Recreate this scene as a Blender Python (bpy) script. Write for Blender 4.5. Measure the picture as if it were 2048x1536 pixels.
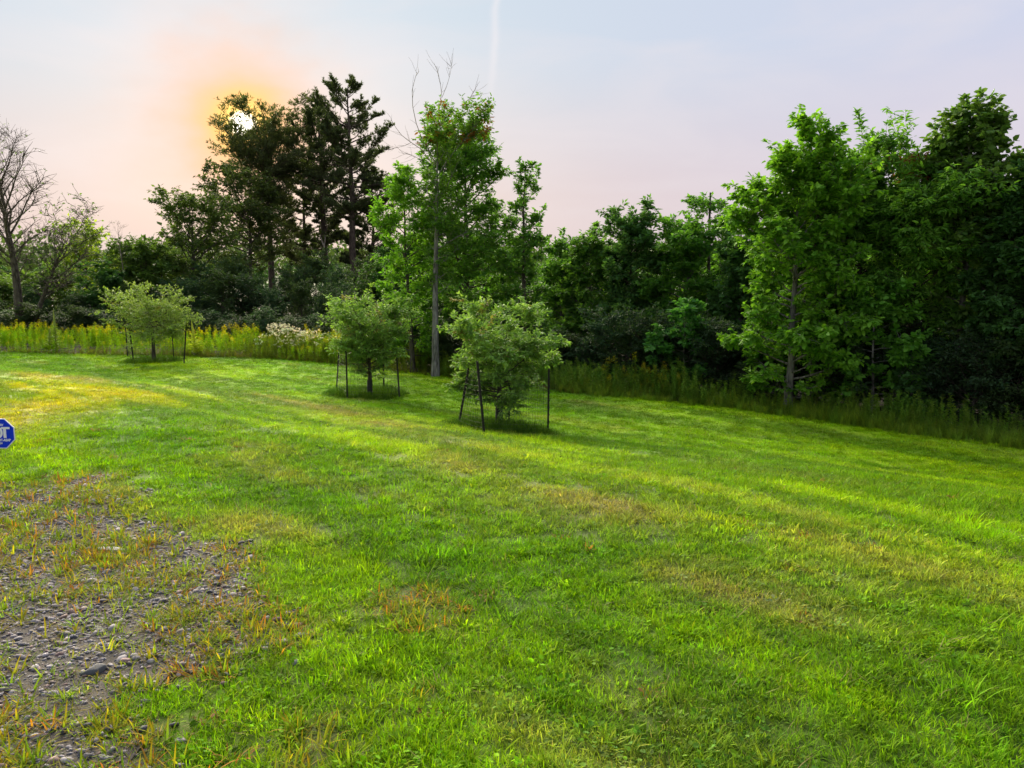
import bpy, math
import numpy as np
from mathutils import Vector

# ------------------------------------------------------------------ clear
for o in list(bpy.data.objects):
    bpy.data.objects.remove(o)
scene = bpy.context.scene
COL = scene.collection

# ------------------------------------------------------------------ camera
F = 1577.0                      # focal length in photo pixels (2048 wide)
PITCH = math.atan(218.0 / F)    # camera looks slightly down
CAM = np.array([0.0, 0.0, 1.6])
cd = bpy.data.cameras.new('camera')
cd.sensor_width = 36.0
cd.lens = 36.0 * F / 2048.0
cd.clip_start = 0.05
cd.clip_end = 3000.0
cam = bpy.data.objects.new('camera', cd)
COL.objects.link(cam)
cam.location = CAM
cam.rotation_euler = (math.pi / 2 - PITCH, 0, 0)
scene.camera = cam


def ray(px, py):
    a, b = (px - 1024) / F, (768 - py) / F
    return np.array([a, math.cos(PITCH) + b * math.sin(PITCH), -math.sin(PITCH) + b * math.cos(PITCH)])


# ------------------------------------------------------------------ light
sd = ray(486, 250)
SUN = sd / np.linalg.norm(sd)
SUN_EL = math.asin(SUN[2])
SUN_AZ = math.atan2(SUN[0], SUN[1])
SKY_GAIN = 0.20
world = bpy.data.worlds.new('World')
scene.world = world
world.use_nodes = True
wn, wl = world.node_tree.nodes, world.node_tree.links
wn.clear()


def N(nodes, t, **kw):
    n = nodes.new(t)
    for k, v in kw.items():
        setattr(n, k, v)
    return n


def build_world():
    out = N(wn, 'ShaderNodeOutputWorld')
    bg = N(wn, 'ShaderNodeBackground')
    bg.inputs['Strength'].default_value = SKY_GAIN
    wl.new(bg.outputs[0], out.inputs[0])
    tc = N(wn, 'ShaderNodeTexCoord')
    d = tc.outputs['Generated']
    sep = N(wn, 'ShaderNodeSeparateXYZ')
    wl.new(d, sep.inputs[0])

    def ramp(fac, stops):
        r = N(wn, 'ShaderNodeValToRGB')
        r.color_ramp.interpolation = 'B_SPLINE'
        e = r.color_ramp.elements
        while len(e) < len(stops):
            e.new(0.5)
        for el, (p, c) in zip(e, stops):
            el.position = p
            el.color = (*c, 1)
        wl.new(fac, r.inputs[0])
        return r.outputs[0]

    def math_(op, a, b=None, clamp=False):
        m = N(wn, 'ShaderNodeMath', operation=op, use_clamp=clamp)
        for i, v in enumerate((a, b)):
            if v is None:
                continue
            if isinstance(v, (int, float)):
                m.inputs[i].default_value = v
            else:
                wl.new(v, m.inputs[i])
        return m.outputs[0]

    def mix(fac, a, b, mode='MIX'):
        m = N(wn, 'ShaderNodeMix', data_type='RGBA', blend_type=mode)
        for s, v in ((m.inputs[0], fac), (m.inputs[6], a), (m.inputs[7], b)):
            if isinstance(v, (int, float)):
                s.default_value = v
            elif isinstance(v, tuple):
                s.default_value = (*v, 1)
            else:
                wl.new(v, s)
        return m.outputs[2]

    # smoky haze: pink near the horizon, pale blue grey higher up
    base = ramp(sep.outputs[2], [(0.0, (.82, .67, .64)), (0.07, (.84, .69, .67)), (0.16, (.78, .73, .76)),
                                 (0.26, (.66, .79, .90)), (1.0, (.56, .71, .90))])
    # faint lavender away from the sun
    dn = N(wn, 'ShaderNodeVectorMath', operation='DOT_PRODUCT')
    wl.new(d, dn.inputs[0])
    dn.inputs[1].default_value = (0.85, 0.5, 0.1)
    lav = math_('MULTIPLY', math_('SUBTRACT', dn.outputs['Value'], 0.47, True), 1.1, True)
    base = mix(lav, base, (.71, .66, .90))
    # thin uneven smoke veils
    mp = N(wn, 'ShaderNodeMapping')
    mp.inputs['Scale'].default_value = (2.0, 2.0, 6.0)
    mp.inputs['Rotation'].default_value = (0.0, 0.35, 0.0)
    wl.new(d, mp.inputs[0])
    nz = N(wn, 'ShaderNodeTexNoise')
    nz.inputs['Scale'].default_value = 2.4
    nz.inputs['Detail'].default_value = 5
    nz.inputs['Roughness'].default_value = 0.5
    nz.inputs['Distortion'].default_value = 0.6
    wl.new(mp.outputs[0], nz.inputs[0])
    veil = math_('MULTIPLY', math_('SUBTRACT', nz.outputs[0], 0.42, True), 2.2, True)
    base = mix(math_('MULTIPLY', veil, 0.62), base, (.88, .82, .86))
    # the physical sky behind the smoke
    sky = N(wn, 'ShaderNodeTexSky', sky_type='NISHITA')
    sky.sun_disc = False
    sky.sun_elevation = SUN_EL
    sky.sun_rotation = SUN_AZ
    sky.dust_density = 4.0
    sk = mix(1.0, sky.outputs[0], (.03, .03, .03), 'MULTIPLY')
    base = mix(0.12, base, sk)
    # glow round the sun, uneven through the smoke
    dt = N(wn, 'ShaderNodeVectorMath', operation='DOT_PRODUCT')
    wl.new(d, dt.inputs[0])
    dt.inputs[1].default_value = tuple(SUN)
    ang = math_('MULTIPLY', math_('ARCCOSINE', math_('MINIMUM', dt.outputs['Value'], 0.999999)), 180 / math.pi)
    nz2 = N(wn, 'ShaderNodeTexNoise')
    nz2.inputs['Scale'].default_value = 17
    nz2.inputs['Detail'].default_value = 4
    mp2 = N(wn, 'ShaderNodeMapping')
    mp2.inputs['Scale'].default_value = (1.0, 1.0, 1.8)
    mp2.inputs['Rotation'].default_value = (0.0, 0.5, 0.0)
    wl.new(d, mp2.inputs[0])
    wl.new(mp2.outputs[0], nz2.inputs[0])
    an2 = math_('MULTIPLY', ang, math_('ADD', math_('MULTIPLY', nz2.outputs[0], 0.7), 0.65))

    def gauss(w, a):
        q = math_('DIVIDE', a, w)
        return math_('POWER', math.e, math_('MULTIPLY', math_('MULTIPLY', q, q), -1.0))
    base = mix(math_('MULTIPLY', gauss(5.0, an2), 0.82), base, (1.08, .56, .32))
    base = mix(math_('MULTIPLY', gauss(2.4, an2), 0.95), base, (1.5, .78, .10))
    base = mix(math_('MULTIPLY', gauss(1.05, ang), 0.9), base, (2.6, 1.7, .55))
    disc = math_('SUBTRACT', 1.0, math_('MULTIPLY', math_('SUBTRACT', ang, 0.36, False), 1.7), True)
    base = mix(disc, base, (7.0, 6.6, 5.5))
    # contrail: a thin slanting band of ice crystals
    c0, c1 = ray(996, 0), ray(976, 215)
    nrm = np.cross(c0, c1)
    nrm /= np.linalg.norm(nrm)
    dc = N(wn, 'ShaderNodeVectorMath', operation='DOT_PRODUCT')
    wl.new(d, dc.inputs[0])
    dc.inputs[1].default_value = tuple(nrm)
    off = math_('ADD', dc.outputs['Value'], math_('MULTIPLY', math_('SUBTRACT', nz.outputs[0], 0.5), 0.02))
    band = gauss(0.0045, off)
    front = math_('MULTIPLY', math_('SUBTRACT', sep.outputs[2], 0.185, True), 14.0, True)
    fr2 = math_('GREATER_THAN', sep.outputs[1], 0.0)
    base = mix(math_('MULTIPLY', math_('MULTIPLY', math_('MULTIPLY', band, front), fr2), 0.36), base, (.95, .88, .88))
    wl.new(base, bg.inputs[0])


build_world()
sl = bpy.data.lights.new('sun', 'SUN')
sl.energy = 5.0
sl.angle = math.radians(70)
sl.color = (1.0, .87, .66)
sun = bpy.data.objects.new('sun', sl)
COL.objects.link(sun)
sun.rotation_euler = Vector(SUN).to_track_quat('Z', 'Y').to_euler()
sun.location = (-20, 40, 30)

scene.view_settings.view_transform = 'Standard'
scene.view_settings.look = 'None'
scene.view_settings.gamma = 1
scene.view_settings.use_curve_mapping = False
scene.view_settings.exposure = 2.38
cy = scene.cycles
cy.max_bounces = 6
cy.diffuse_bounces = 3
cy.glossy_bounces = 2
cy.transmission_bounces = 4
cy.transparent_max_bounces = 4
cy.caustics_reflective = False
cy.caustics_refractive = False
cy.sample_clamp_indirect = 6

# ------------------------------------------------------------------ numeric helpers
RNG = np.random.default_rng(11)


def sstep(a, b, x):
    t = np.clip((x - a) / (b - a), 0, 1)
    return t * t * (3 - 2 * t)


_tab = np.random.default_rng(5).random((256, 256))


def vnoise(x, y, seed=0):
    x = np.asarray(x, float) + seed * 17.31
    y = np.asarray(y, float) + seed * 9.77
    xi, yi = np.floor(x).astype(int), np.floor(y).astype(int)
    fx, fy = x - xi, y - yi
    fx = fx * fx * (3 - 2 * fx)
    fy = fy * fy * (3 - 2 * fy)
    g = lambda i, j: _tab[(i) % 256, (j) % 256]
    return (g(xi, yi) * (1 - fx) + g(xi + 1, yi) * fx) * (1 - fy) + (g(xi, yi + 1) * (1 - fx) + g(xi + 1, yi + 1) * fx) * fy


def fbm(x, y, seed=0, oct=4):
    s, a, t = 0, 1.0, 0
    for i in range(oct):
        s = s + a * vnoise(np.asarray(x) * 2 ** i, np.asarray(y) * 2 ** i, seed + i)
        t += a
        a *= 0.5
    return s / t


DROP = 0.9


def zf(x, y):
    """height of the ground: the gravel pad, a grassy bank, the lawn below it"""
    x, y = np.asarray(x, float), np.asarray(y, float)
    s = 0.54 * (x - 5) + 0.84 * (y - 3) + (fbm(x * .25, y * .25, 3, 2) - .5) * 1.6
    z = -DROP * sstep(-0.5, 6.5, s)
    far = sstep(60, 10, np.hypot(x, y))
    z = z + far * ((fbm(x * .8, y * .8, 7, 2) - .5) * .055 + (fbm(x * .16, y * .16, 9, 2) - .5) * .12 * sstep(3, 14, np.hypot(x, y)))
    z = z + 2.5 * sstep(150, 330, y + .15 * x) * (0.55 + .9 * fbm(x * .008, y * .008, 21, 2)) * sstep(60, -60, x)
    return z


def hit(px, py):
    """point of the ground a photo pixel looks at"""
    d = ray(px, py)
    lo, t = 0.5, 0.5
    while t < 400:
        p = CAM + d * t
        if p[2] < zf(p[0], p[1]):
            break
        lo = t
        t *= 1.01
    hi = t
    for _ in range(24):
        m = (lo + hi) / 2
        p = CAM + d * m
        if p[2] < zf(p[0], p[1]):
            hi = m
        else:
            lo = m
    p = CAM + d * hi
    return np.array([p[0], p[1], float(zf(p[0], p[1]))])


def atY(px, py, Y):
    d = ray(px, py)
    return CAM + d * (Y / d[1])


def unit(v):
    return v / (np.linalg.norm(v, axis=-1, keepdims=True) + 1e-9)


def dist_poly(x, y, pts):
    """distance of points to a polyline"""
    x, y = np.asarray(x, float), np.asarray(y, float)
    best = np.full(x.shape, 1e9)
    for (a, b) in zip(pts[:-1], pts[1:]):
        ax, ay, bx, by = a[0], a[1], b[0], b[1]
        dx, dy = bx - ax, by - ay
        t = np.clip(((x - ax) * dx + (y - ay) * dy) / (dx * dx + dy * dy), 0, 1)
        best = np.minimum(best, np.hypot(x - ax - t * dx, y - ay - t * dy))
    return best


def inside(x, y, poly):
    x, y = np.asarray(x, float), np.asarray(y, float)
    r = np.zeros(x.shape, bool)
    n = len(poly)
    for i in range(n):
        x0, y0 = poly[i][0], poly[i][1]
        x1, y1 = poly[(i + 1) % n][0], poly[(i + 1) % n][1]
        c = ((y0 > y) != (y1 > y)) & (x < (x1 - x0) * (y - y0) / (y1 - y0 + 1e-12) + x0)
        r ^= c
    return r


# ------------------------------------------------------------------ mesh helpers
def mesh_np(name, V, Tt, col=None, smooth=False, extra=None):
    V = np.asarray(V, np.float32)
    Tt = np.asarray(Tt, np.int32)
    me = bpy.data.meshes.new(name)
    n, m = len(V), len(Tt)
    k = Tt.shape[1] if m else 3
    me.vertices.add(n)
    me.vertices.foreach_set('co', V.ravel())
    if m:
        me.loops.add(m * k)
        me.loops.foreach_set('vertex_index', Tt.ravel())
        me.polygons.add(m)
        me.polygons.foreach_set('loop_start', np.arange(0, m * k, k, dtype=np.int32))
        if smooth:
            me.polygons.foreach_set('use_smooth', np.ones(m, bool))
    if col is not None:
        a = me.attributes.new('col', 'FLOAT_COLOR', 'POINT')
        c = np.ones((n, 4), np.float32)
        c[:, :3] = col
        a.data.foreach_set('color', c.ravel())
    if extra:
        for nm, arr in extra.items():
            arr = np.asarray(arr)
            if arr.ndim == 1 and arr.dtype.kind == 'i':
                a = me.attributes.new(nm, 'INT', 'POINT')
                a.data.foreach_set('value', arr.astype(np.int32))
            elif arr.ndim == 1:
                a = me.attributes.new(nm, 'FLOAT', 'POINT')
                a.data.foreach_set('value', arr.astype(np.float32))
            elif nm == 'icol':
                a = me.attributes.new(nm, 'FLOAT_COLOR', 'POINT')
                c = np.ones((len(arr), 4), np.float32)
                c[:, :3] = arr
                a.data.foreach_set('color', c.ravel())
            else:
                a = me.attributes.new(nm, 'FLOAT_VECTOR', 'POINT')
                a.data.foreach_set('vector', arr.astype(np.float32).ravel())
    me.update(calc_edges=True)
    me.validate()
    return me


def obj(name, me, mat=None, parent=None, loc=None, link=True):
    o = bpy.data.objects.new(name, me)
    if mat is not None and me is not None and not me.materials:
        me.materials.append(mat)
    if parent is not None:
        o.parent = parent
    if loc is not None:
        o.location = [float(v) for v in loc]
    if link:
        COL.objects.link(o)
    return o


def tag(o, label=None, cat=None, group=None, kind=None):
    if label:
        o['label'] = label
    if cat:
        o['category'] = cat
    if group:
        o['group'] = group
    if kind:
        o['kind'] = kind
    return o


def empty(name, loc, rz=0.0):
    o = bpy.data.objects.new(name, None)
    o.location = [float(v) for v in loc]
    o.rotation_euler[2] = rz
    o.empty_display_size = 0.2
    COL.objects.link(o)
    return o


def dup(root, loc, rz=0.0, sc=(1, 1, 1), label=None, group=None):
    r = root.copy()
    COL.objects.link(r)
    r.location = [float(v) for v in loc]
    r.rotation_euler[2] = rz
    r.scale = sc
    if label:
        r['label'] = label
    if group:
        r['group'] = group
    for ch in list(root.children):
        c = ch.copy()
        COL.objects.link(c)
        c.parent = r
        for g in list(ch.children):
            e = g.copy()
            COL.objects.link(e)
            e.parent = c
    return r


def tubes(P, R, k=4):
    """P (B,n,3) polylines, R (B,n) radii -> verts, quads"""
    P = np.asarray(P, float)
    R = np.asarray(R, float)
    B, n, _ = P.shape
    T = np.gradient(P, axis=1)
    T = unit(T)
    ref = np.where(np.abs(T[..., 2:3]) > .9, np.array([1., 0, 0]), np.array([0, 0, 1.]))
    ref = np.broadcast_to(ref[:, :1], T.shape)
    U = unit(np.cross(T, ref))
    W = np.cross(T, U)
    th = np.linspace(0, 2 * np.pi, k, endpoint=False)
    V = P[:, :, None] + R[:, :, None, None] * (U[:, :, None] * np.cos(th)[:, None] + W[:, :, None] * np.sin(th)[:, None])
    idx = np.arange(B * n * k).reshape(B, n, k)
    a = idx[:, :-1]
    b = idx[:, 1:]
    Q = np.stack([a, np.roll(a, -1, 2), np.roll(b, -1, 2), b], -1).reshape(-1, 4)
    return V.reshape(-1, 3), Q


def join(parts):
    Vs, Qs, o = [], [], 0
    for V, Q in parts:
        Vs.append(V)
        Qs.append(Q + o)
        o += len(V)
    return np.concatenate(Vs), np.concatenate(Qs)


# leaf templates: (along, side, up), triangles
LEAF6 = (np.array([(0, 0, 0), (.28, .42, .06), (.68, .34, .03), (1, 0, -.10), (.68, -.34, .03), (.28, -.42, .06)]),
         np.array([(0, 1, 2), (0, 2, 3), (0, 3, 4), (0, 4, 5)]))
LEAF4 = (np.array([(0, 0, 0), (.45, .5, .07), (1, 0, -.08), (.45, -.5, .07)]), np.array([(0, 1, 2), (0, 2, 3)]))


def leaves(pos, d, nrm, size, width, col, tpl=LEAF4):
    L = len(pos)
    d = unit(d)
    s = unit(np.cross(d, nrm))
    n = np.cross(s, d)
    t, f = tpl
    V = pos[:, None] + size[:, None, None] * (t[None, :, 0:1] * d[:, None] + t[None, :, 1:2] * width * s[:, None] + t[None, :, 2:3] * n[:, None])
    k = len(t)
    Tt = (np.arange(L)[:, None, None] * k + f[None]).reshape(-1, 3)
    C = np.repeat(col, k, axis=0)
    return V.reshape(-1, 3), Tt, C


# ------------------------------------------------------------------ materials
def new_mat(name):
    m = bpy.data.materials.new(name)
    m.use_nodes = True
    nt = m.node_tree
    nt.nodes.clear()
    out = nt.nodes.new('ShaderNodeOutputMaterial')
    return m, nt.nodes, nt.links, out


def leaf_mat(name, trans=.45, rough=.5, spec=.35, attr='col', atype='GEOMETRY', tips=False, tint=(1.05, 1.12, .5)):
    m, n, l, out = new_mat(name)
    at = N(n, 'ShaderNodeAttribute', attribute_name=attr, attribute_type=atype)
    c = at.outputs['Color']
    if tips:
        ta = N(n, 'ShaderNodeAttribute', attribute_name='col')
        mx = N(n, 'ShaderNodeMix', data_type='RGBA', blend_type='MULTIPLY')
        mx.inputs[0].default_value = 1
        l.new(c, mx.inputs[6])
        l.new(ta.outputs['Color'], mx.inputs[7])
        c = mx.outputs[2]
    p = N(n, 'ShaderNodeBsdfPrincipled')
    p.inputs['Roughness'].default_value = rough
    p.inputs['Specular IOR Level'].default_value = spec
    l.new(c, p.inputs['Base Color'])
    t = N(n, 'ShaderNodeBsdfTranslucent')
    tm = N(n, 'ShaderNodeMix', data_type='RGBA', blend_type='MULTIPLY')
    tm.inputs[0].default_value = 1
    tm.inputs[7].default_value = (*tint, 1)
    l.new(c, tm.inputs[6])
    l.new(tm.outputs[2], t.inputs[0])
    ms = N(n, 'ShaderNodeMixShader')
    ms.inputs[0].default_value = trans
    l.new(p.outputs[0], ms.inputs[1])
    l.new(t.outputs[0], ms.inputs[2])
    l.new(ms.outputs[0], out.inputs[0])
    return m


def bark_mat(name, c1, c2, scale=9, zs=.25):
    m, n, l, out = new_mat(name)
    tc = N(n, 'ShaderNodeTexCoord')
    mp = N(n, 'ShaderNodeMapping')
    mp.inputs['Scale'].default_value = (scale, scale, scale * zs)
    l.new(tc.outputs['Object'], mp.inputs[0])
    nz = N(n, 'ShaderNodeTexNoise')
    nz.inputs['Scale'].default_value = 2.2
    nz.inputs['Detail'].default_value = 6
    l.new(mp.outputs[0], nz.inputs[0])
    r = N(n, 'ShaderNodeValToRGB')
    r.color_ramp.elements[0].position = .35
    r.color_ramp.elements[0].color = (*c1, 1)
    r.color_ramp.elements[1].position = .68
    r.color_ramp.elements[1].color = (*c2, 1)
    l.new(nz.outputs[0], r.inputs[0])
    p = N(n, 'ShaderNodeBsdfPrincipled')
    p.inputs['Roughness'].default_value = .9
    p.inputs['Specular IOR Level'].default_value = .15
    l.new(r.outputs[0], p.inputs['Base Color'])
    b = N(n, 'ShaderNodeBump')
    b.inputs['Strength'].default_value = .7
    b.inputs['Distance'].default_value = .02
    l.new(nz.outputs[0], b.inputs['Height'])
    l.new(b.outputs[0], p.inputs['Normal'])
    l.new(p.outputs[0], out.inputs[0])
    return m


def plain_mat(name, c, rough=.6, metal=0.0, spec=.4, vary=.12, scale=30):
    m, n, l, out = new_mat(name)
    tc = N(n, 'ShaderNodeTexCoord')
    nz = N(n, 'ShaderNodeTexNoise')
    nz.inputs['Scale'].default_value = scale
    nz.inputs['Detail'].default_value = 4
    l.new(tc.outputs['Object'], nz.inputs[0])
    r = N(n, 'ShaderNodeValToRGB')
    r.color_ramp.elements[0].position = .3
    r.color_ramp.elements[0].color = tuple(v * (1 - vary) for v in c) + (1,)
    r.color_ramp.elements[1].position = .7
    r.color_ramp.elements[1].color = tuple(min(1, v * (1 + vary)) for v in c) + (1,)
    l.new(nz.outputs[0], r.inputs[0])
    p = N(n, 'ShaderNodeBsdfPrincipled')
    p.inputs['Roughness'].default_value = rough
    p.inputs['Metallic'].default_value = metal
    p.inputs['Specular IOR Level'].default_value = spec
    l.new(r.outputs[0], p.inputs['Base Color'])
    l.new(p.outputs[0], out.inputs[0])
    return m


def attr_mat(name, attr='col', atype='GEOMETRY', rough=.9, noise=.25, scale=25, bump=.0, spec=.2):
    m, n, l, out = new_mat(name)
    at = N(n, 'ShaderNodeAttribute', attribute_name=attr, attribute_type=atype)
    tc = N(n, 'ShaderNodeTexCoord')
    nz = N(n, 'ShaderNodeTexNoise')
    nz.inputs['Scale'].default_value = scale
    nz.inputs['Detail'].default_value = 6
    nz.inputs['Roughness'].default_value = .65
    l.new(tc.outputs['Object'], nz.inputs[0])
    r = N(n, 'ShaderNodeValToRGB')
    r.color_ramp.elements[0].position = .3
    r.color_ramp.elements[0].color = (1 - noise,) * 3 + (1,)
    r.color_ramp.elements[1].position = .7
    r.color_ramp.elements[1].color = (1 + noise * .6,) * 3 + (1,)
    l.new(nz.outputs[0], r.inputs[0])
    mx = N(n, 'ShaderNodeMix', data_type='RGBA', blend_type='MULTIPLY')
    mx.inputs[0].default_value = 1
    l.new(at.outputs['Color'], mx.inputs[6])
    l.new(r.outputs[0], mx.inputs[7])
    p = N(n, 'ShaderNodeBsdfPrincipled')
    p.inputs['Roughness'].default_value = rough
    p.inputs['Specular IOR Level'].default_value = spec
    l.new(mx.outputs[2], p.inputs['Base Color'])
    if bump:
        b = N(n, 'ShaderNodeBump')
        b.inputs['Strength'].default_value = bump
        b.inputs['Distance'].default_value = .02
        l.new(nz.outputs[0], b.inputs['Height'])
        l.new(b.outputs[0], p.inputs['Normal'])
    l.new(p.outputs[0], out.inputs[0])
    return m


M_LEAF = leaf_mat('leaf', rough=.58, spec=.18)
M_APPLE = leaf_mat('apple_leaf', trans=.42, rough=.5, spec=.22)
M_NEEDLE = leaf_mat('needle', trans=.3, rough=.6, spec=.25)
M_GRASS = leaf_mat('grass_blade', trans=.45, rough=.65, spec=.05, attr='icol', atype='INSTANCER', tips=True)
M_HERB = leaf_mat('herb', trans=.45, rough=.6, spec=.25, attr='icol', atype='INSTANCER', tips=True)
M_BARK = bark_mat('bark_brown', (.035, .028, .022), (.12, .10, .085))
M_BARKG = bark_mat('bark_grey', (.07, .065, .06), (.27, .25, .235))
M_BARKP = bark_mat('bark_pine', (.03, .022, .018), (.12, .09, .075), 7, .3)
M_DEAD = bark_mat('bark_dead', (.13, .10, .08), (.30, .25, .21))
M_GROUND = attr_mat('ground_turf', noise=.45, scale=22, bump=.4)
M_STONE = attr_mat('stone', 'icol', 'INSTANCER', rough=.75, noise=.25, scale=60, bump=.15, spec=.35)
M_STONE1 = attr_mat('stone_single', 'col', 'GEOMETRY', rough=.75, noise=.25, scale=60, bump=.15, spec=.35)
M_POST = plain_mat('post_steel', (.022, .02, .017), .65, 0, .3, .35, 40)
M_WIRE = plain_mat('cage_wire', (.05, .05, .05), .5, .6, .4)
M_GUARD = plain_mat('guard_plastic', (.015, .015, .016), .6)

# ------------------------------------------------------------------ layout taken from the photograph
EDGE_PX = [(-420, 708), (0, 706), (300, 712), (500, 716), (660, 728), (870, 753), (1000, 769), (1120, 784), (1300, 801),
           (1500, 824), (1700, 852), (1900, 880), (2048, 900), (2400, 950)]
EDGE = [np.array([-26.0, 27.0, -.9])] + [hit(*p) for p in EDGE_PX[1:]]
EX = np.array([e[0] for e in EDGE])
EY = np.array([e[1] for e in EDGE])


def edge_y(x):
    return np.interp(x, EX, EY)


GRAVEL_POLY = [hit(*p) for p in [(-500, 955), (0, 968), (180, 975), (290, 1010), (360, 1075), (470, 1110), (610, 1190), (670, 1255), (630, 1320),
                                 (575, 1390), (590, 1450), (560, 1536), (520, 1640)]] + [np.array([-1.2, 1.0, 0]), np.array([-7.0, 1.0, 0])]
DRY_LINES = [[hit(*p) for p in pts] for pts in
             ([(-60, 748), (230, 766), (480, 788), (690, 822), (880, 880), (1060, 975), (1250, 1010)],
              [(1380, 1150), (1560, 1205), (1700, 1270)], [(1500, 1010), (1800, 1130), (1900, 1150)], [(1980, 1190), (2150, 1230)],
              [(470, 1045), (640, 1075)], [(1150, 805), (1250, 815)], [(1600, 858), (2048, 915), (2300, 950)])]
LUSH_LINE = [hit(*p) for p in [(150, 800), (330, 880), (600, 950), (850, 1000), (1050, 1075)]]
APPLES = [dict(trunk=(308, 724), posts=[(255, 714), (268, 725), (347, 722), (367, 728)]),
          dict(trunk=(740, 793), posts=[(673, 778), (694, 798), (768, 781), (799, 796)]),
          dict(trunk=(998, 855), posts=[(914, 850), (971, 869), (1018, 846), (1097, 868)])]
for a in APPLES:
    a['p'] = hit(*a['trunk'])
    a['pp'] = [hit(*q) for q in a['posts']]


def gravel_mask(x, y):
    n = fbm(np.asarray(x) * 1.5, np.asarray(y) * 1.5, 31, 3)
    d = dist_poly(x, y, GRAVEL_POLY + [GRAVEL_POLY[0]])
    ins = inside(x, y, GRAVEL_POLY)
    sd = np.where(ins, d, -d)
    return sstep(-.35, .5, sd + (n - .5) * 1.7)


def lawn_col(x, y, rng=None):
    """turf colour: lush, ordinary, dry and darker places, plus a painted sunlit patch"""
    x, y = np.asarray(x, float), np.asarray(y, float)
    a = 0.67 * x - 0.74 * y
    b = 0.74 * x + 0.67 * y
    n1 = fbm(a * .13, b * 1.3, 41, 4)
    n2 = fbm(x * 1.3, y * 1.3, 43, 3)
    n3 = fbm(x * .35, y * .35, 47, 3)
    green = np.array([.170, .335, .006])
    bright = np.array([.320, .480, .006])
    dark = np.array([.075, .200, .006])
    dry = np.array([.36, .30, .12])
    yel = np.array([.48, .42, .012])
    f = sstep(.34, .62, n1 * .62 + n3 * .38)[..., None]
    c = green * (1 - f) + bright * f
    f = (sstep(.52, .75, n2) * .35)[..., None]
    c = c * (1 - f) + dark * f
    lush = (sstep(1.7, .2, dist_poly(x, y, LUSH_LINE)) * (.45 + .7 * n2)).clip(0, .8)[..., None]
    c = c * (1 - lush) + np.array([.095, .255, .006]) * lush
    dr = np.zeros(x.shape)
    for i, L in enumerate(DRY_LINES):
        w = (.6, .28, .32, .25, .25, .35, .45)[i]
        dr = np.maximum(dr, np.exp(-(dist_poly(x, y, L) / w) ** 2) * sstep(.25, .6, n2 * .6 + n1 * .4) * (.65 if i else .75))
    dr = np.maximum(dr, sstep(.60, .78, fbm(a * .4, b * 2.0, 53, 3)) * .42)
    f = dr[..., None]
    c = c * (1 - f) + dry * f
    yl = (sstep(-4.0, -6.2, x - .04 * (y - 8)) * sstep(4.5, 6.0, y) * sstep(15, 12.0, y) * (.5 + .5 * n2))[..., None]  # drier turf on the left, with the sunlight on it painted in as yellow
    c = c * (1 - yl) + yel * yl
    # a broad band of yellower turf along the wood
    by = (sstep(5.5, 2.5, edge_y(x) - y) * sstep(1, 3, x) * .55)[..., None]
    c = c * (1 - by) + np.array([.33, .50, .006]) * by
    st = (.72 * sstep(.50, .36, fbm(a * .3, b * 2.6, 97, 3)))[..., None]      # mower tracks: streaks mixed towards a deeper green
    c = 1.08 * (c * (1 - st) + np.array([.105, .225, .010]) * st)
    g = gravel_mask(x, y)[..., None]
    c = c * (1 - .55 * g) + np.array([.33, .36, .04]) * .55 * g
    return c


# ------------------------------------------------------------------ ground sheet
def axis(lo, hi, step, out, growth=1.18):
    a = list(np.arange(lo, hi + 1e-6, step))
    s = step
    while a[-1] < out:
        s *= growth
        a.append(a[-1] + s)
    s = step
    b = [lo]
    while b[-1] > -out:
        s *= growth
        b.append(b[-1] - s)
    return np.array(b[:0:-1] + a)


def make_ground():
    xs = axis(-13, 12, .16, 700)
    ys = axis(.5, 30, .16, 900)
    ys = ys[ys > -60]
    X, Y = np.meshgrid(xs, ys)
    Z = zf(X, Y)
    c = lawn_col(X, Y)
    soil = np.array([.075, .063, .048])
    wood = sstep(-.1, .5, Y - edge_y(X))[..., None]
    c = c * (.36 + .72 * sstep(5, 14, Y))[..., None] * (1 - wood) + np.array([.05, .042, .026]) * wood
    g = gravel_mask(X, Y)[..., None]
    c = c * (1 - g) + soil * g
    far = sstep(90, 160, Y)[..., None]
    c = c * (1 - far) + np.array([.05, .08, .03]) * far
    ny, nx = X.shape
    idx = np.arange(nx * ny).reshape(ny, nx)
    Q = np.stack([idx[:-1, :-1], idx[:-1, 1:], idx[1:, 1:], idx[1:, :-1]], -1).reshape(-1, 4)
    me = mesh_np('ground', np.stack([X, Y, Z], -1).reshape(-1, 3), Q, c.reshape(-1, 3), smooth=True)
    tag(obj('ground', me, M_GROUND), kind='structure')


make_ground()


# ------------------------------------------------------------------ scattered ground cover (stuff): points carry colour, pick, rotation, scale
def proto_collection(name, meshes, mat):
    c = bpy.data.collections.new(name)
    for i, me in enumerate(meshes):
        me.materials.append(mat)
        c.objects.link(bpy.data.objects.new('%s_%02d' % (name, i), me))
    return c


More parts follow.
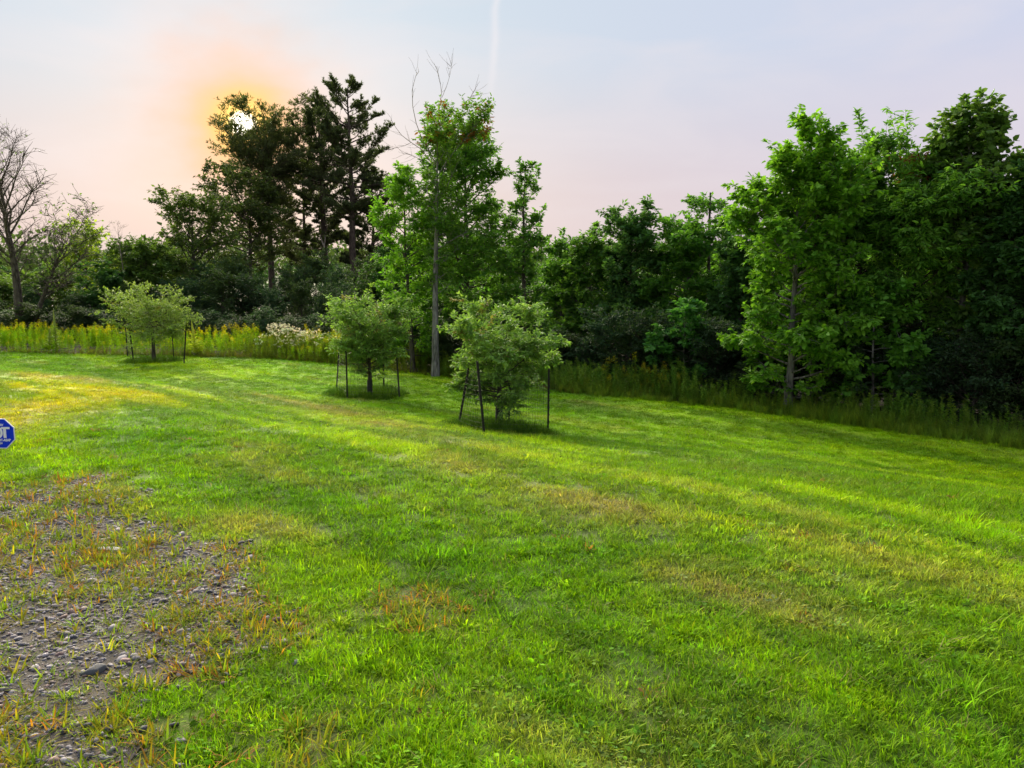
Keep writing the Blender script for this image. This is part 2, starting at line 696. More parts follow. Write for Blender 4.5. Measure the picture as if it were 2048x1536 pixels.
def scatter_group(coll):
    ng = bpy.data.node_groups.new('scatter_' + coll.name, 'GeometryNodeTree')
    ng.interface.new_socket('Geometry', in_out='INPUT', socket_type='NodeSocketGeometry')
    ng.interface.new_socket('Geometry', in_out='OUTPUT', socket_type='NodeSocketGeometry')
    n, l = ng.nodes, ng.links
    gi, go = n.new('NodeGroupInput'), n.new('NodeGroupOutput')
    ci = n.new('GeometryNodeCollectionInfo')
    ci.inputs['Collection'].default_value = coll
    ci.inputs['Separate Children'].default_value = True
    ci.inputs['Reset Children'].default_value = True
    ip = n.new('GeometryNodeInstanceOnPoints')
    ip.inputs['Pick Instance'].default_value = True

    def named(nm, t):
        a = n.new('GeometryNodeInputNamedAttribute')
        a.data_type = t
        a.inputs[0].default_value = nm
        return a.outputs[0]
    l.new(gi.outputs[0], ip.inputs['Points'])
    l.new(ci.outputs[0], ip.inputs['Instance'])
    l.new(named('ipick', 'INT'), ip.inputs['Instance Index'])
    l.new(named('irot', 'FLOAT_VECTOR'), ip.inputs['Rotation'])
    l.new(named('iscale', 'FLOAT_VECTOR'), ip.inputs['Scale'])
    l.new(ip.outputs[0], go.inputs[0])
    return ng


def scatter(name, P, pick, rot, scl, col, group, label=None, cat=None, parent=None):
    me = mesh_np(name, P, np.zeros((0, 3), int), extra=dict(ipick=np.asarray(pick, int), irot=rot, iscale=scl, icol=col))
    o = obj(name, me, None, parent)
    md = o.modifiers.new('scatter', 'NODES')
    md.node_group = group
    tag(o, label, cat, None, 'stuff')
    return o


def blades(n, rad, h0, h1, w, lean, rng, tip=(1, 1, 1), base=(.8, .8, .8), seg=3, curl=.6, tipamt=.5):
    th = rng.uniform(0, 2 * np.pi, n)
    r = rad * np.sqrt(rng.random(n))
    p0 = np.stack([r * np.cos(th), r * np.sin(th), np.full(n, -.006)], -1)
    az = th + rng.normal(0, .9, n)
    hh = rng.uniform(h0, h1, n)
    ln = np.abs(rng.normal(lean, lean * .5, n))
    side = np.stack([-np.sin(az), np.cos(az), np.zeros(n)], -1)
    out = np.stack([np.cos(az), np.sin(az), np.zeros(n)], -1)
    s = np.linspace(0, 1, seg + 1)
    angs = ln[:, None] + curl * s[None] ** 1.3 * (0.4 + rng.random(n)[:, None])
    step = hh[:, None] / seg
    pts = [p0]
    for i in range(seg):
        a = angs[:, i:i + 1]
        pts.append(pts[-1] + step * (out * np.sin(a) + np.array([0, 0, 1.]) * np.cos(a)))
    ww = w * rng.uniform(.6, 1.3, n)
    V, C = [], []
    tip, base = np.array(tip), np.array(base)
    ta = (rng.random(n) * tipamt)[:, None]
    for i in range(seg):
        f = 1 - (i / seg) ** 2 * .75
        for sg in (-1, 1):
            V.append(pts[i] + sg * side * (ww * f)[:, None] * .5)
            k = (i / seg) ** 2 * ta
            C.append((base * (1 - k) + tip * k) * (np.ones((n, 1))))
    V.append(pts[seg])
    C.append(base * (1 - ta) + tip * ta)
    V = np.stack(V, 1)
    C = np.stack(C, 1)
    C = C * rng.uniform(.72, 1.28, (n, 1, 1))
    k = 2 * seg + 1
    f = []
    for i in range(seg - 1):
        f += [(2 * i, 2 * i + 1, 2 * i + 3), (2 * i, 2 * i + 3, 2 * i + 2)]
    f.append((2 * seg - 2, 2 * seg - 1, 2 * seg))
    Tt = (np.arange(n)[:, None, None] * k + np.array(f)[None]).reshape(-1, 3)
    return V.reshape(-1, 3), Tt, C.reshape(-1, 3)


def cat3(*parts):
    o, V, Tt, C = 0, [], [], []
    for v, t, c in parts:
        V.append(v)
        Tt.append(t + o)
        C.append(c)
        o += len(v)
    return np.concatenate(V), np.concatenate(Tt), np.concatenate(C)


def broadleaf(n, rad, rng, size=(.02, .04), col=(.9, 1, 1), lift=.02):
    th = rng.uniform(0, 2 * np.pi, n)
    r = rad * rng.random(n)
    pos = np.stack([r * np.cos(th), r * np.sin(th), rng.uniform(.008, lift, n)], -1)
    d = np.stack([np.cos(th), np.sin(th), rng.uniform(-.1, .6, n)], -1)
    nr = np.array([0, 0, 1.]) + rng.normal(0, .35, (n, 3))
    c = np.array(col) * rng.uniform(.6, 1.25, (n, 1))
    return leaves(pos, d, nr, rng.uniform(*size, n), .8, c, LEAF6)


def grass_protos():
    r = np.random.default_rng(3)
    out = []
    for i in range(4):      # 0-3 fine mown turf
        out.append(cat3(blades(34, .06, .025, .062, .0036, .5, r, (1.4, 1.2, .9), (.9, .95, .9), 3, .9), blades(3, .06, .02, .05, .003, .9, r, (1, 1, 1), (1.9, 1.2, 3.0), 2, .6)))
    for i in range(3):      # 4-6 coarse bright spreading tufts
        out.append(blades(15, .035, .04, .08, .0065, .75, r, (1.7, 1.3, .8), (1.1, 1.1, 1), 4, 1.0))
    for i in range(2):      # 7-8 broadleaf weeds in turf
        out.append(cat3(broadleaf(10, .06, r, (.014, .026), (.8, .95, 1.4)), blades(24, .06, .025, .06, .0036, .5, r)))
    for i in range(2):      # 9-10 orange tipped crabgrass for the gravel
        out.append(blades(11, .025, .05, .105, .0065, .72, r, (2.0, .8, .55), (1, 1, 1), 4, .9, .9))
    for i in range(2):      # 11-12 lying straw
        out.append(blades(12, .08, .05, .11, .003, 1.25, r, (1, 1, 1), (1, 1, 1), 2, .25))
    for i in range(2):      # 13-14 soft long grass
        out.append(blades(30, .07, .07, .15, .0042, .35, r, (1.4, 1.2, 1), (.9, .95, 1), 4, 1.1))
    return [mesh_np('turf', *p) for p in out]


G_GRASS = scatter_group(proto_collection('turf_piece', grass_protos(), M_GRASS))


def field_points(rng, dens_fn, x0, x1, y0, y1, cell_max):
    n = int((x1 - x0) * (y1 - y0) * cell_max)
    x = rng.uniform(x0, x1, n)
    y = rng.uniform(y0, y1, n)
    keep = rng.random(n) * cell_max < dens_fn(x, y)
    return x[keep], y[keep]


def in_view(x, y, margin=1.5):
    return np.abs(x) < .70 * y + margin + .6


def make_lawn():
    rng = np.random.default_rng(8)
    bands = [(1.9, 4.5, 720, 1.0), (4.5, 8, 430, 1.1), (8, 13, 230, 1.25), (13, 20, 130, 1.6), (20, 31, 75, 2.1)]
    PX, PY, SC = [], [], []
    for y0, y1, dn, sc in bands:
        w = .70 * y1 + 2.2
        x, y = field_points(rng, lambda x, y: np.full(x.shape, float(dn)), -w, w, y0, y1, dn)
        k = in_view(x, y) & (y < edge_y(x) + .35)
        g = gravel_mask(x, y)
        cl = fbm(x * 2.6, y * 2.6, 61, 3)
        bare = sstep(.62, .76, fbm(x * 2.6, y * 2.6, 67, 3))
        keep = rng.random(len(x)) < np.clip((1 - g * (.74 - .68 * sstep(.38, .56, cl))) * (1 - .55 * bare), .0, 1)
        k &= keep
        PX.append(x[k])
        PY.append(y[k])
        SC.append(np.full(k.sum(), sc))
    x, y, sc = np.concatenate(PX), np.concatenate(PY), np.concatenate(SC)
    n = len(x)
    g = gravel_mask(x, y)
    u = rng.random(n)
    pick = rng.integers(0, 4, n)
    patch = fbm(x * .9, y * .9, 71, 3)
    coarse = u < (.05 + .20 * sstep(.48, .68, patch)) * sstep(13, 6, y)
    pick = np.where(coarse, rng.integers(4, 7, n), pick)
    u2 = rng.random(n)
    weed = (u2 < .08 + .2 * sstep(.55, .7, fbm(x * .8, y * .8, 73, 3)) * sstep(12, 6, y))
    pick = np.where(weed & ~coarse, rng.integers(7, 9, n), pick)
    soft = (rng.random(n) < .02 * sstep(.56, .68, fbm(x * .7, y * .7, 79, 3)) * sstep(13, 7, y))
    pick = np.where(soft & ~weed, rng.integers(13, 15, n), pick)
    gp = rng.random(n)
    pick = np.where((g > .25) & (gp < .62), rng.integers(9, 11, n), pick)
    pick = np.where((g > .25) & (gp > .85), rng.integers(11, 13, n), pick)
    pick = np.where((rng.random(n) < .03), rng.integers(11, 13, n), pick)
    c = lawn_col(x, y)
    c = c * np.clip(rng.normal(1.0, .27, (n, 1)), .4, 1.6) * np.stack([rng.uniform(.85, 1.2, n), np.ones(n), rng.uniform(.5, 1.2, n)], -1)
    straw = (pick == 11) | (pick == 12)
    c[straw] = np.array([.33, .27, .13]) * rng.uniform(.6, 1.2, (straw.sum(), 1))
    cg = (pick == 9) | (pick == 10)
    mixg = rng.random((cg.sum(), 1))
    c[cg] = np.where(mixg < .5, np.array([.15, .26, .02]), np.where(mixg < .85, np.array([.27, .29, .02]), np.array([.33, .19, .03]))) * rng.uniform(.65, 1.25, (cg.sum(), 1))
    red = weed & (rng.random(n) < .014) & (y < 8)
    c[red] = np.array([.34, .16, .05])
    br = (pick >= 4) & (pick < 7)
    c[br] = c[br] * np.array([.95, .92, 1.0])
    rot = np.stack([rng.normal(0, .12, n), rng.normal(0, .12, n), rng.uniform(0, 6.283, n)], -1)
    s = sc * rng.uniform(.75, 1.25, n)
    hz = np.where(sc > 1.2, np.where(sc > 1.5, .46, .56), .8) * (.75 + .55 * fbm(x * 1.1, y * 1.1, 83, 2))
    scl = np.stack([s, s, s * hz], -1)
    scatter('lawn_grass', np.stack([x, y, zf(x, y)], -1), pick, rot, scl, c, G_GRASS, 'short mown green lawn grass with yellow and dry patches', 'grass')


make_lawn()


# ------------------------------------------------------------------ gravel bed
def stone_mesh(rng, sub=1):
    t = (1 + 5 ** .5) / 2
    V = np.array([(-1, t, 0), (1, t, 0), (-1, -t, 0), (1, -t, 0), (0, -1, t), (0, 1, t), (0, -1, -t), (0, 1, -t), (t, 0, -1), (t, 0, 1), (-t, 0, -1), (-t, 0, 1)], float)
    Fc = [(0, 11, 5), (0, 5, 1), (0, 1, 7), (0, 7, 10), (0, 10, 11), (1, 5, 9), (5, 11, 4), (11, 10, 2), (10, 7, 6), (7, 1, 8),
          (3, 9, 4), (3, 4, 2), (3, 2, 6), (3, 6, 8), (3, 8, 9), (4, 9, 5), (2, 4, 11), (6, 2, 10), (8, 6, 7), (9, 8, 1)]
    V = list(unit(V))
    for _ in range(sub):
        cache, nf = {}, []

        def mid(a, b):
            k = (min(a, b), max(a, b))
            if k not in cache:
                V.append(unit(V[a] + V[b]))
                cache[k] = len(V) - 1
            return cache[k]
        for a, b, c in Fc:
            ab, bc, ca = mid(a, b), mid(b, c), mid(c, a)
            nf += [(a, ab, ca), (b, bc, ab), (c, ca, bc), (ab, bc, ca)]
        Fc = nf
    V = np.array(V)
    for _ in range(5):      # chip flat faces
        n = unit(rng.normal(0, 1, 3))
        d = rng.uniform(.55, .85)
        e = V @ n - d
        V = V - np.where(e > 0, e, 0)[:, None] * n * .9
    V *= np.array([1, rng.uniform(.6, .9), rng.uniform(.32, .6)])
    return V, np.array(Fc)


def stone_colours(rng, n):
    pal = np.array([(.16, .155, .165), (.24, .23, .235), (.10, .10, .115), (.30, .27, .25), (.24, .155, .135), (.36, .34, .33), (.19, .15, .13), (.07, .07, .08)])
    return np.array([.70, .68, .78]) * pal[rng.choice(len(pal), n, p=[.22, .2, .14, .11, .11, .07, .08, .07])] * rng.uniform(.8, 1.25, (n, 1))


def make_gravel():
    rng = np.random.default_rng(21)
    # bed sheet a few millimetres above the turf
    xs = np.arange(-7.5, -.6, .12)
    ys = np.arange(.6, 8.2, .12)
    X, Y = np.meshgrid(xs, ys)
    m = gravel_mask(X, Y) > .3
    idx = np.arange(X.size).reshape(X.shape)
    cell = m[:-1, :-1] & m[1:, :-1] & m[:-1, 1:] & m[1:, 1:]
    Q = np.stack([idx[:-1, :-1], idx[:-1, 1:], idx[1:, 1:], idx[1:, :-1]], -1)[cell]
    used, inv = np.unique(Q, return_inverse=True)
    V = np.stack([X, Y, zf(X, Y) + .005], -1).reshape(-1, 3)[used]
    c = np.array([.085, .075, .068]) * (0.7 + .6 * fbm(V[:, 0] * 5, V[:, 1] * 5, 91, 3))[:, None]
    bed = obj('gravel_path', mesh_np('gravel_path', V, inv.reshape(-1, 4), c, True), attr_mat('gravel_dirt', noise=.5, scale=70, bump=.6))
    tag(bed, kind='structure')
    protos = []
    for i in range(8):
        v, f = stone_mesh(rng, 1 if i < 4 else 0)
        protos.append(mesh_np('pebble', v, f, smooth=False))
    grp = scatter_group(proto_collection('pebble', protos, M_STONE))
    x, y = field_points(rng, lambda x, y: 3200 * gravel_mask(x, y) ** 1.3 * sstep(.30, .52, fbm(x * 1.2, y * 1.2, 95, 2) + .1), -6.6, -.8, 1.7, 7.6, 3200)
    k = in_view(x, y, .6)
    x, y = x[k], y[k]
    n = len(x)
    s = np.exp(rng.normal(math.log(.0082), .42, n)) * np.where(y > 5, 1.25, 1)
    s = s.clip(.005, .03)
    scatter('gravel', np.stack([x, y, zf(x, y) + s * .12 + .004], -1), rng.integers(0, 8, n), np.stack([rng.normal(0, .3, n), rng.normal(0, .3, n), rng.uniform(0, 6.28, n)], -1),
            np.stack([s, s, s], -1), stone_colours(rng, n), grp, parent=bed)
    # the larger stones, one by one
    meshes = []
    cols = stone_colours(rng, 24)
    for i in range(24):
        v, f = stone_mesh(rng, 1)
        me = mesh_np('stone', v, f, np.repeat(cols[i:i + 1], len(v), 0))
        me.materials.append(M_STONE1)
        meshes.append(me)
    x, y = field_points(rng, lambda x, y: 60 * gravel_mask(x, y) * sstep(.30, .52, fbm(x * 1.2, y * 1.2, 95, 2) + .1), -4.6, -.9, 2.2, 6.2, 60)
    k = np.abs(x) < .66 * y + .25
    x, y = x[k][:295], y[k][:295]
    for i in range(len(x)):
        o = obj('stone', meshes[i % 24], None, bed)
        s = float(np.exp(rng.normal(math.log(.018), .25)).clip(.012, .032))
        o.location = (x[i], y[i], float(zf(x[i], y[i])) + s * .12 + .006)
        o.rotation_euler = (rng.normal(0, .2), rng.normal(0, .2), rng.uniform(0, 6.28))
        o.scale = (s, s, s)
    # two stones one notices
    v, f = stone_mesh(rng, 2)
    p = hit(222, 1101)
    o = obj('flat_stone', mesh_np('flat_stone', v * np.array([1, 1, .5]), f, np.full((len(v), 3), .42)), M_STONE1, None, p + np.array([0, 0, .012]))
    o.scale = (.085, .04, .03)
    o.rotation_euler = (0.05, 0, -.15)
    tag(o, 'long flat pale grey stone lying among the weedy gravel', 'stone')
    v, f = stone_mesh(rng, 2)
    p = hit(188, 1347)
    o = obj('dark_stone', mesh_np('dark_stone', v, f, np.full((len(v), 3), .075) * np.array([.95, 1, 1.12])), M_STONE1, None, p + np.array([0, 0, .014]))
    o.scale = (.05, .036, .035)
    o.rotation_euler = (.1, -.15, .3)
    tag(o, 'dark slate blue angular stone, largest of the loose gravel stones', 'stone')


make_gravel()


# ------------------------------------------------------------------ trees
LEAF_RT = 2.05     # leaf colours below are reflectances; the material shares them between reflection and transmission

def trunk_line(H, n, rng, lean=(0, 0), wob=.03):
    s = np.linspace(0, 1, n)
    w = np.cumsum(rng.normal(0, wob, (n, 2)), 0)
    w -= w[0]
    P = np.zeros((n, 3))
    P[:, 0] = lean[0] * s ** 1.2 + w[:, 0] * H / 8
    P[:, 1] = lean[1] * s ** 1.2 + w[:, 1] * H / 8
    P[:, 2] = s * H
    return P


def interp_line(P, t):
    """P (n,3), t in 0..1"""
    n = len(P) - 1
    k = np.clip(t * n, 0, n - 1e-6)
    i = k.astype(int)
    f = (k - i)[..., None]
    return P[i] * (1 - f) + P[i + 1] * f


def interp_lines(P, idx, t):
    n = P.shape[1] - 1
    k = np.clip(t * n, 0, n - 1e-6)
    i = k.astype(int)
    f = (k - i)[:, None]
    a, b = P[idx, i], P[idx, i + 1]
    return a * (1 - f) + b * f, unit(b - a)


def sphere_dir(rng, n):
    return unit(rng.normal(0, 1, (n, 3)))


def grow(base, d0, L, n, rng, up=.3, jit=.12):
    """n-point polylines that start along d0 and bend upward (up>0) or droop"""
    B = len(base)
    P = [base]
    d = d0
    for i in range(n - 1):
        P.append(P[-1] + d * (L / (n - 1))[:, None])
        d = unit(d + np.array([0, 0, 1.]) * up / (n - 1) + rng.normal(0, jit, (B, 3)))
    return np.stack(P, 1)


def broadleaf_tree(name, loc, H, prof, cb=.2, r0=.09, limbs=46, twigs=420, nleaf=9000, leaf=.1, lw=.6, cols=((.05, .11, .015), (.09, .17, .02)),
                   seed=0, el=(15, 65), up=.35, lean=(0, 0), asym=None, bark=None, tpl=LEAF4, twl=.42, droop=.25, shoots=0, sub=True, trunk_top=.97, flat=.55, accent=None, leafmin=.1, wob=.03, mat=None, low=0, twr=1.0, tbias=1.0):
    """trunk, branches and crown under one empty. prof: [(t, radius)] crown radius by height fraction"""
    rng = np.random.default_rng(seed + 100)
    root = empty(name, loc)
    nT = 12
    TP = trunk_line(H * trunk_top, nT, rng, lean, wob)
    TP[0, 2] = -.12
    s = np.linspace(0, 1, nT)
    TR = r0 * (1 - s) ** .8 * (1 + .35 * np.exp(-s * 22)) + r0 * .06
    pt = np.array([p[0] for p in prof])
    pr = np.array([p[1] for p in prof])
    # limbs
    t = cb + (trunk_top - cb) * ((np.arange(limbs) + rng.random(limbs)) / limbs) ** tbias
    az = np.arange(limbs) * 2.39996 + rng.normal(0, .35, limbs)
    rad = np.interp(t, pt, pr) * rng.uniform(.62, 1.12, limbs)
    if asym is not None:
        rad = rad * (1 + asym[1] * np.cos(az - asym[0]))
    q = (t - cb) / (1 - cb)
    e = np.radians(el[0] + (el[1] - el[0]) * q ** 1.4) + rng.normal(0, .12, limbs)
    if low:      # drooping lowest branches
        e[:low] = np.radians(-4)
    L = np.maximum(rad, .15) / np.maximum(np.cos(e), .35)
    d0 = np.stack([np.cos(az) * np.cos(e), np.sin(az) * np.cos(e), np.sin(e)], -1)
    st = np.clip(t - .03, 0, 1) / trunk_top
    b0 = interp_line(TP, st)
    LP = grow(b0, d0, L, 6, rng, up, .14)
    rl = np.interp(st, s, TR)
    LR = np.minimum(rl * .55, .014 * L + .006)[:, None] * np.linspace(1, .2, 6)[None]
    wood = [(LP, LR, 5)]
    # twigs
    li = rng.choice(limbs, twigs, p=L / L.sum())
    u = rng.random(twigs) ** .7 * .85 + .15
    b1, tan = interp_lines(LP, li, u)
    d1 = unit(tan * .8 + sphere_dir(rng, twigs) * np.array([1, 1, flat]) + np.array([0, 0, .12]))
    L1 = twl * (.5 + .8 * rng.random(twigs)) * np.clip(L[li] * (1.15 - .5 * u), .35, 1.7)
    P1 = grow(b1, d1, L1, 4, rng, up * .4, .16)
    R1 = np.minimum(LR[li, 2] * .5, .007 * twr)[:, None] * np.linspace(1, .3, 4)[None]
    wood.append((P1, R1, 3))
    src = P1
    if sub:
        n2 = twigs * 2
        i2 = rng.integers(0, twigs, n2)
        b2, tan2 = interp_lines(P1, i2, rng.random(n2) * .8 + .2)
        d2 = unit(tan2 + sphere_dir(rng, n2) * np.array([1, 1, flat]) * 1.1)
        L2 = L1[i2] * rng.uniform(.35, .7, n2)
        P2 = grow(b2, d2, L2, 4, rng, .05, .14)
        st_ = 1 if twr > 1 else 3
        wood.append((P2[:, ::st_], np.repeat(np.linspace(.0035, .0015, 4)[None, ::st_] * twr, n2, 0), 3))
        src = np.concatenate([P1, P2])
    if shoots:
        bs = interp_lines(LP, rng.integers(int(limbs * .45), limbs, shoots), rng.uniform(.5, 1, shoots))[0]
        PS = grow(bs, unit(np.array([0, 0, 1.]) + rng.normal(0, .28, (shoots, 3))), rng.uniform(.3, 1.0, shoots) * min(.75, H * .2), 4, rng, .2, .08)
        wood.append((PS, np.repeat(np.linspace(.006, .002, 4)[None], shoots, 0), 3))
        src = np.concatenate([src] + [PS] * 3)
    # fit the grown crown to the height and spread asked for
    zt = np.percentile(src[:, -1, 2], 99.6)
    axis_ = lambda z: np.stack([np.interp(z, TP[:, 2], TP[:, 0]), np.interp(z, TP[:, 2], TP[:, 1])], -1)
    rr = np.linalg.norm(src[:, -1, :2] - axis_(src[:, -1, 2]), axis=1)
    kxy = pr.max() * 1.02 / np.percentile(rr, 95)
    kz = H / zt

    def fit(P):
        a = axis_(P[..., 2])
        return np.concatenate([a + (P[..., :2] - a) * kxy, P[..., 2:3] * kz], -1)
    V, Q = join([tubes(fit(P), R, k) for P, R, k in wood])
    src = fit(src)
    TP = np.concatenate([TP[:, :2], TP[:, 2:] * kz], -1)
    V0, Q0 = tubes(TP[None], TR[None], 9)
    obj('trunk', mesh_np('trunk', V0, Q0, smooth=True), bark or M_BARK, root)
    obj('branches', mesh_np('branches', V, Q, smooth=True), bark or M_BARK, root)
    if nleaf:
        slen = np.linalg.norm(src[:, -1] - src[:, 0], axis=1) + .02
        ii = rng.choice(len(src), nleaf, p=slen / slen.sum())
        uu = leafmin + (1 - leafmin) * rng.random(nleaf) ** .8
        pos, tg = interp_lines(src, ii, uu)
        lat = sphere_dir(rng, nleaf) * np.array([1, 1, .5])
        d = unit(tg * .7 + lat + np.array([0, 0, -droop]))
        nr = unit(np.array([0, 0, 1.]) + rng.normal(0, .42, (nleaf, 3)))
        size = leaf * rng.uniform(.6, 1.25, nleaf)
        pos = pos + d * leaf * .18
        c1, c2 = np.array(cols[0]), np.array(cols[1])
        tone = rng.random(len(src))[ii]
        f = np.clip(.55 * tone + .45 * rng.random(nleaf), 0, 1)[:, None]
        c1, c2 = c1 * LEAF_RT, c2 * LEAF_RT
        c = (c1 * (1 - f) + c2 * f) * rng.uniform(.75, 1.25, (nleaf, 1))
        if accent is not None:
            ac, amt, zlo = accent
            k = (pos[:, 2] > zlo * H) & (tone > 1 - amt)
            c[k] = np.array(ac) * rng.uniform(.7, 1.3, (k.sum(), 1))
        V, Tt, C = leaves(pos, d, nr, size, lw, c, tpl)
        obj('crown', mesh_np('crown', V, Tt, C), mat or M_LEAF, root)
    return root


def pine_tree(name, loc, H, prof, cb=.3, r0=.2, whorls=24, seed=0, col=((.052, .078, .032), (.095, .125, .050)), lean=(0, 0), up=.5, tuft=.175, tw=1.0, asym=None):
    rng = np.random.default_rng(seed + 900)
    root = empty(name, loc)
    TP = trunk_line(H, 14, rng, lean, .018)
    TP[0, 2] = -.2
    s = np.linspace(0, 1, 14)
    TR = r0 * (1 - s) ** .85 + .015
    pt, pr = np.array([p[0] for p in prof]), np.array([p[1] for p in prof])
    tws = cb + (.985 - cb) * np.linspace(0, 1, whorls) + rng.normal(0, .012, whorls)
    nl = rng.integers(3, 6, whorls)
    t = np.clip(np.repeat(tws, nl) + rng.normal(0, .008, nl.sum()), cb * .9, .99)
    n = len(t)
    az = rng.uniform(0, 6.283, n)
    rad = np.interp(t, pt, pr) * rng.uniform(.45, 1.15, n)
    if asym is not None:
        rad = rad * (1 + asym[1] * np.cos(az - asym[0]))
    q = (t - cb) / (1 - cb)
    e = np.radians(2 + 42 * q ** 2) + rng.normal(0, .1, n)
    L = 1.42 * np.maximum(rad, .25) / np.cos(e)
    d0 = np.stack([np.cos(az) * np.cos(e), np.sin(az) * np.cos(e), np.sin(e)], -1)
    LP = grow(interp_line(TP, np.clip(t, 0, 1)), d0, L, 7, rng, up, .07)
    kz = H / LP[:, -1, 2].max()
    TP[:, 2] *= kz
    V, Q = tubes(TP[None], TR[None], 9)
    obj('trunk', mesh_np('trunk', V, Q, smooth=True), M_BARKP, root)
    LP[..., 2] *= kz
    LR = (.012 * L + .008)[:, None] * np.linspace(1, .2, 7)[None]
    wood = [tubes(LP, LR, 4)]
    m = int(n * 30 * tw)
    li = rng.choice(n, m, p=L / L.sum())
    u = .28 + .72 * rng.random(m) ** .75
    b1, tan = interp_lines(LP, li, u)
    d1 = unit(tan * .9 + sphere_dir(rng, m) * np.array([1, 1, .45]) + np.array([0, 0, .22]))
    L1 = np.clip(.38 * L[li] * (1.25 - u), .2, 1.1) * rng.uniform(.5, 1.2, m)
    P1 = grow(b1, d1, L1, 4, rng, .5, .1)
    wood.append(tubes(P1, np.repeat(np.linspace(.012, .005, 4)[None], m, 0), 3))
    V, Q = join(wood)
    obj('branches', mesh_np('branches', V, Q, smooth=True), M_BARKP, root)
    k = 3
    ii = np.repeat(np.arange(m), k)
    pos, tg = interp_lines(P1, ii, rng.random(m * k) ** .7)
    # needle tufts: blades radiating round the twig, swept upward
    b = 6
    pos = np.repeat(pos, b, 0)
    tg = np.repeat(tg, b, 0)
    d = unit(tg * .8 + sphere_dir(rng, len(pos)) * .9 + np.array([0, 0, .45]))
    c1, c2 = np.array(col[0]), np.array(col[1])
    f = np.repeat(rng.random(m * k), b)[:, None]
    c = (c1 * (1 - f) + c2 * f) * rng.uniform(.7, 1.3, (len(pos), 1))
    V, Tt, C = leaves(pos, d, sphere_dir(rng, len(pos)), tuft * rng.uniform(.6, 1.2, len(pos)), .22, c, LEAF4)
    obj('crown', mesh_np('crown', V, Tt, C), M_NEEDLE, root)
    return root


def spot(px, Y, ytop, hw=0):
    """base on the ground at picture column px and depth Y, height to ytop, half width in metres"""
    p = atY(px, 550, Y)
    z = float(zf(p[0], Y))
    top = atY(px, ytop, Y)
    return np.array([p[0], Y, z]), top[2] - z, hw * Y / F


def tree_at(px, Y, ytop, hw, shape, **kw):
    loc, H, w = spot(px, Y, ytop, hw)
    name = kw.pop('name', 'tree')
    label, cat, group = kw.pop('label'), kw.pop('cat', 'tree'), kw.pop('group', None)
    prof = [(t, r * w) for t, r in SHAPES[shape]]
    o = broadleaf_tree(name, loc, H, prof, **kw)
    tag(o, label, cat, group)
    return o


SHAPES = dict(
    round=[(0, .5), (.2, .8), (.45, 1.0), (.7, .9), (.88, .6), (1, .2)],
    cone=[(0, .8), (.15, 1.0), (.4, .85), (.7, .5), (.9, .22), (1, .08)],
    egg=[(0, .6), (.15, .9), (.4, 1.0), (.65, .8), (.85, .5), (1, .15)],
    full=[(0, .75), (.15, .95), (.4, 1.0), (.65, .95), (.82, .8), (.93, .6), (1, .3)],
    slim=[(0, .6), (.3, 1), (.6, .8), (.85, .45), (1, .12)],
    top=[(0, .1), (.3, .3), (.5, .75), (.7, 1.0), (.85, .8), (1, .35)],
    vase=[(0, .2), (.3, .45), (.6, .95), (.8, 1.0), (.93, .65), (1, .3)],
)

DKG = ((.024, .064, .018), (.048, .102, .025))
MDG = ((.036, .098, .015), (.078, .160, .022))
BRG = ((.048, .130, .012), (.105, .200, .018))
YLG = ((.075, .130, .012), (.160, .200, .020))
OLV = ((.030, .062, .014), (.068, .108, .020))

# --- left: the almost leafless pair, and the woodland edge behind the meadow
Yb = 30.5
loc, H, w = spot(34, Yb, 228, 95)
t = broadleaf_tree('bare_tree', loc, H, [(0, .3 * w), (.4, .7 * w), (.6, 1.0 * w), (.8, .8 * w), (1, .3 * w)], cb=.30, r0=.17, limbs=34, twigs=620, nleaf=350, leaf=.10, cols=OLV,
                   seed=1, el=(46, 72), up=.1, lean=(-.45, 0), twl=.5, twr=2.2, bark=M_BARK, wob=.02, flat=.8)
tag(t, 'tall almost leafless tree with fine twigs behind the goldenrod', 'tree')
loc, H, w = spot(52, Yb + .3, 390, 75)
t = broadleaf_tree('bare_tree', loc, H, [(0, .2 * w), (.5, .8 * w), (.8, 1.0 * w), (1, .6 * w)], cb=.38, r0=.11, limbs=26, twigs=380, nleaf=700, leaf=.12, cols=OLV,
                   seed=2, el=(35, 60), up=.2, lean=(1.9, -.4), twr=3.0, asym=(0, .5), twl=.5, bark=M_BARK, wob=.02, leafmin=.6)
tag(t, 'slanting half bare tree leaning away from the taller leafless trunk', 'tree')

EDGE_WOOD = 'wood edge behind the goldenrod'
for i, (px, Y, yt, hw, sh, cl, nl) in enumerate([
        (172, 37, 440, 50, 'round', YLG, 5500), (95, 36, 528, 62, 'egg', OLV, 6500), (8, 38, 545, 60, 'round', OLV, 6500),
        (250, 36, 475, 62, 'round', OLV, 7500), (205, 34, 520, 60, 'egg', DKG, 7000), (300, 35, 480, 48, 'round', OLV, 6500),
        (-90, 38, 530, 70, 'round', DKG, 6000)]):
    tree_at(px, Y, yt, hw, sh, name='woodland_tree', cols=cl, seed=20 + i, cb=.08, nleaf=nl, leaf=.17, limbs=40, twigs=300, r0=.09, twl=.45,
            label=['backlit yellow green tree rising behind the slanting half bare tree', 'olive bushy tree behind the leafless trunks', 'low olive tree behind the leafless trunks',
                   'olive round tree rising above the caged apple tree nearest the goldenrod', 'dark bushy tree low behind the goldenrod', 'olive tree beside the round oak',
                   'dark tree beyond the leafless trunks'][i], group=EDGE_WOOD)
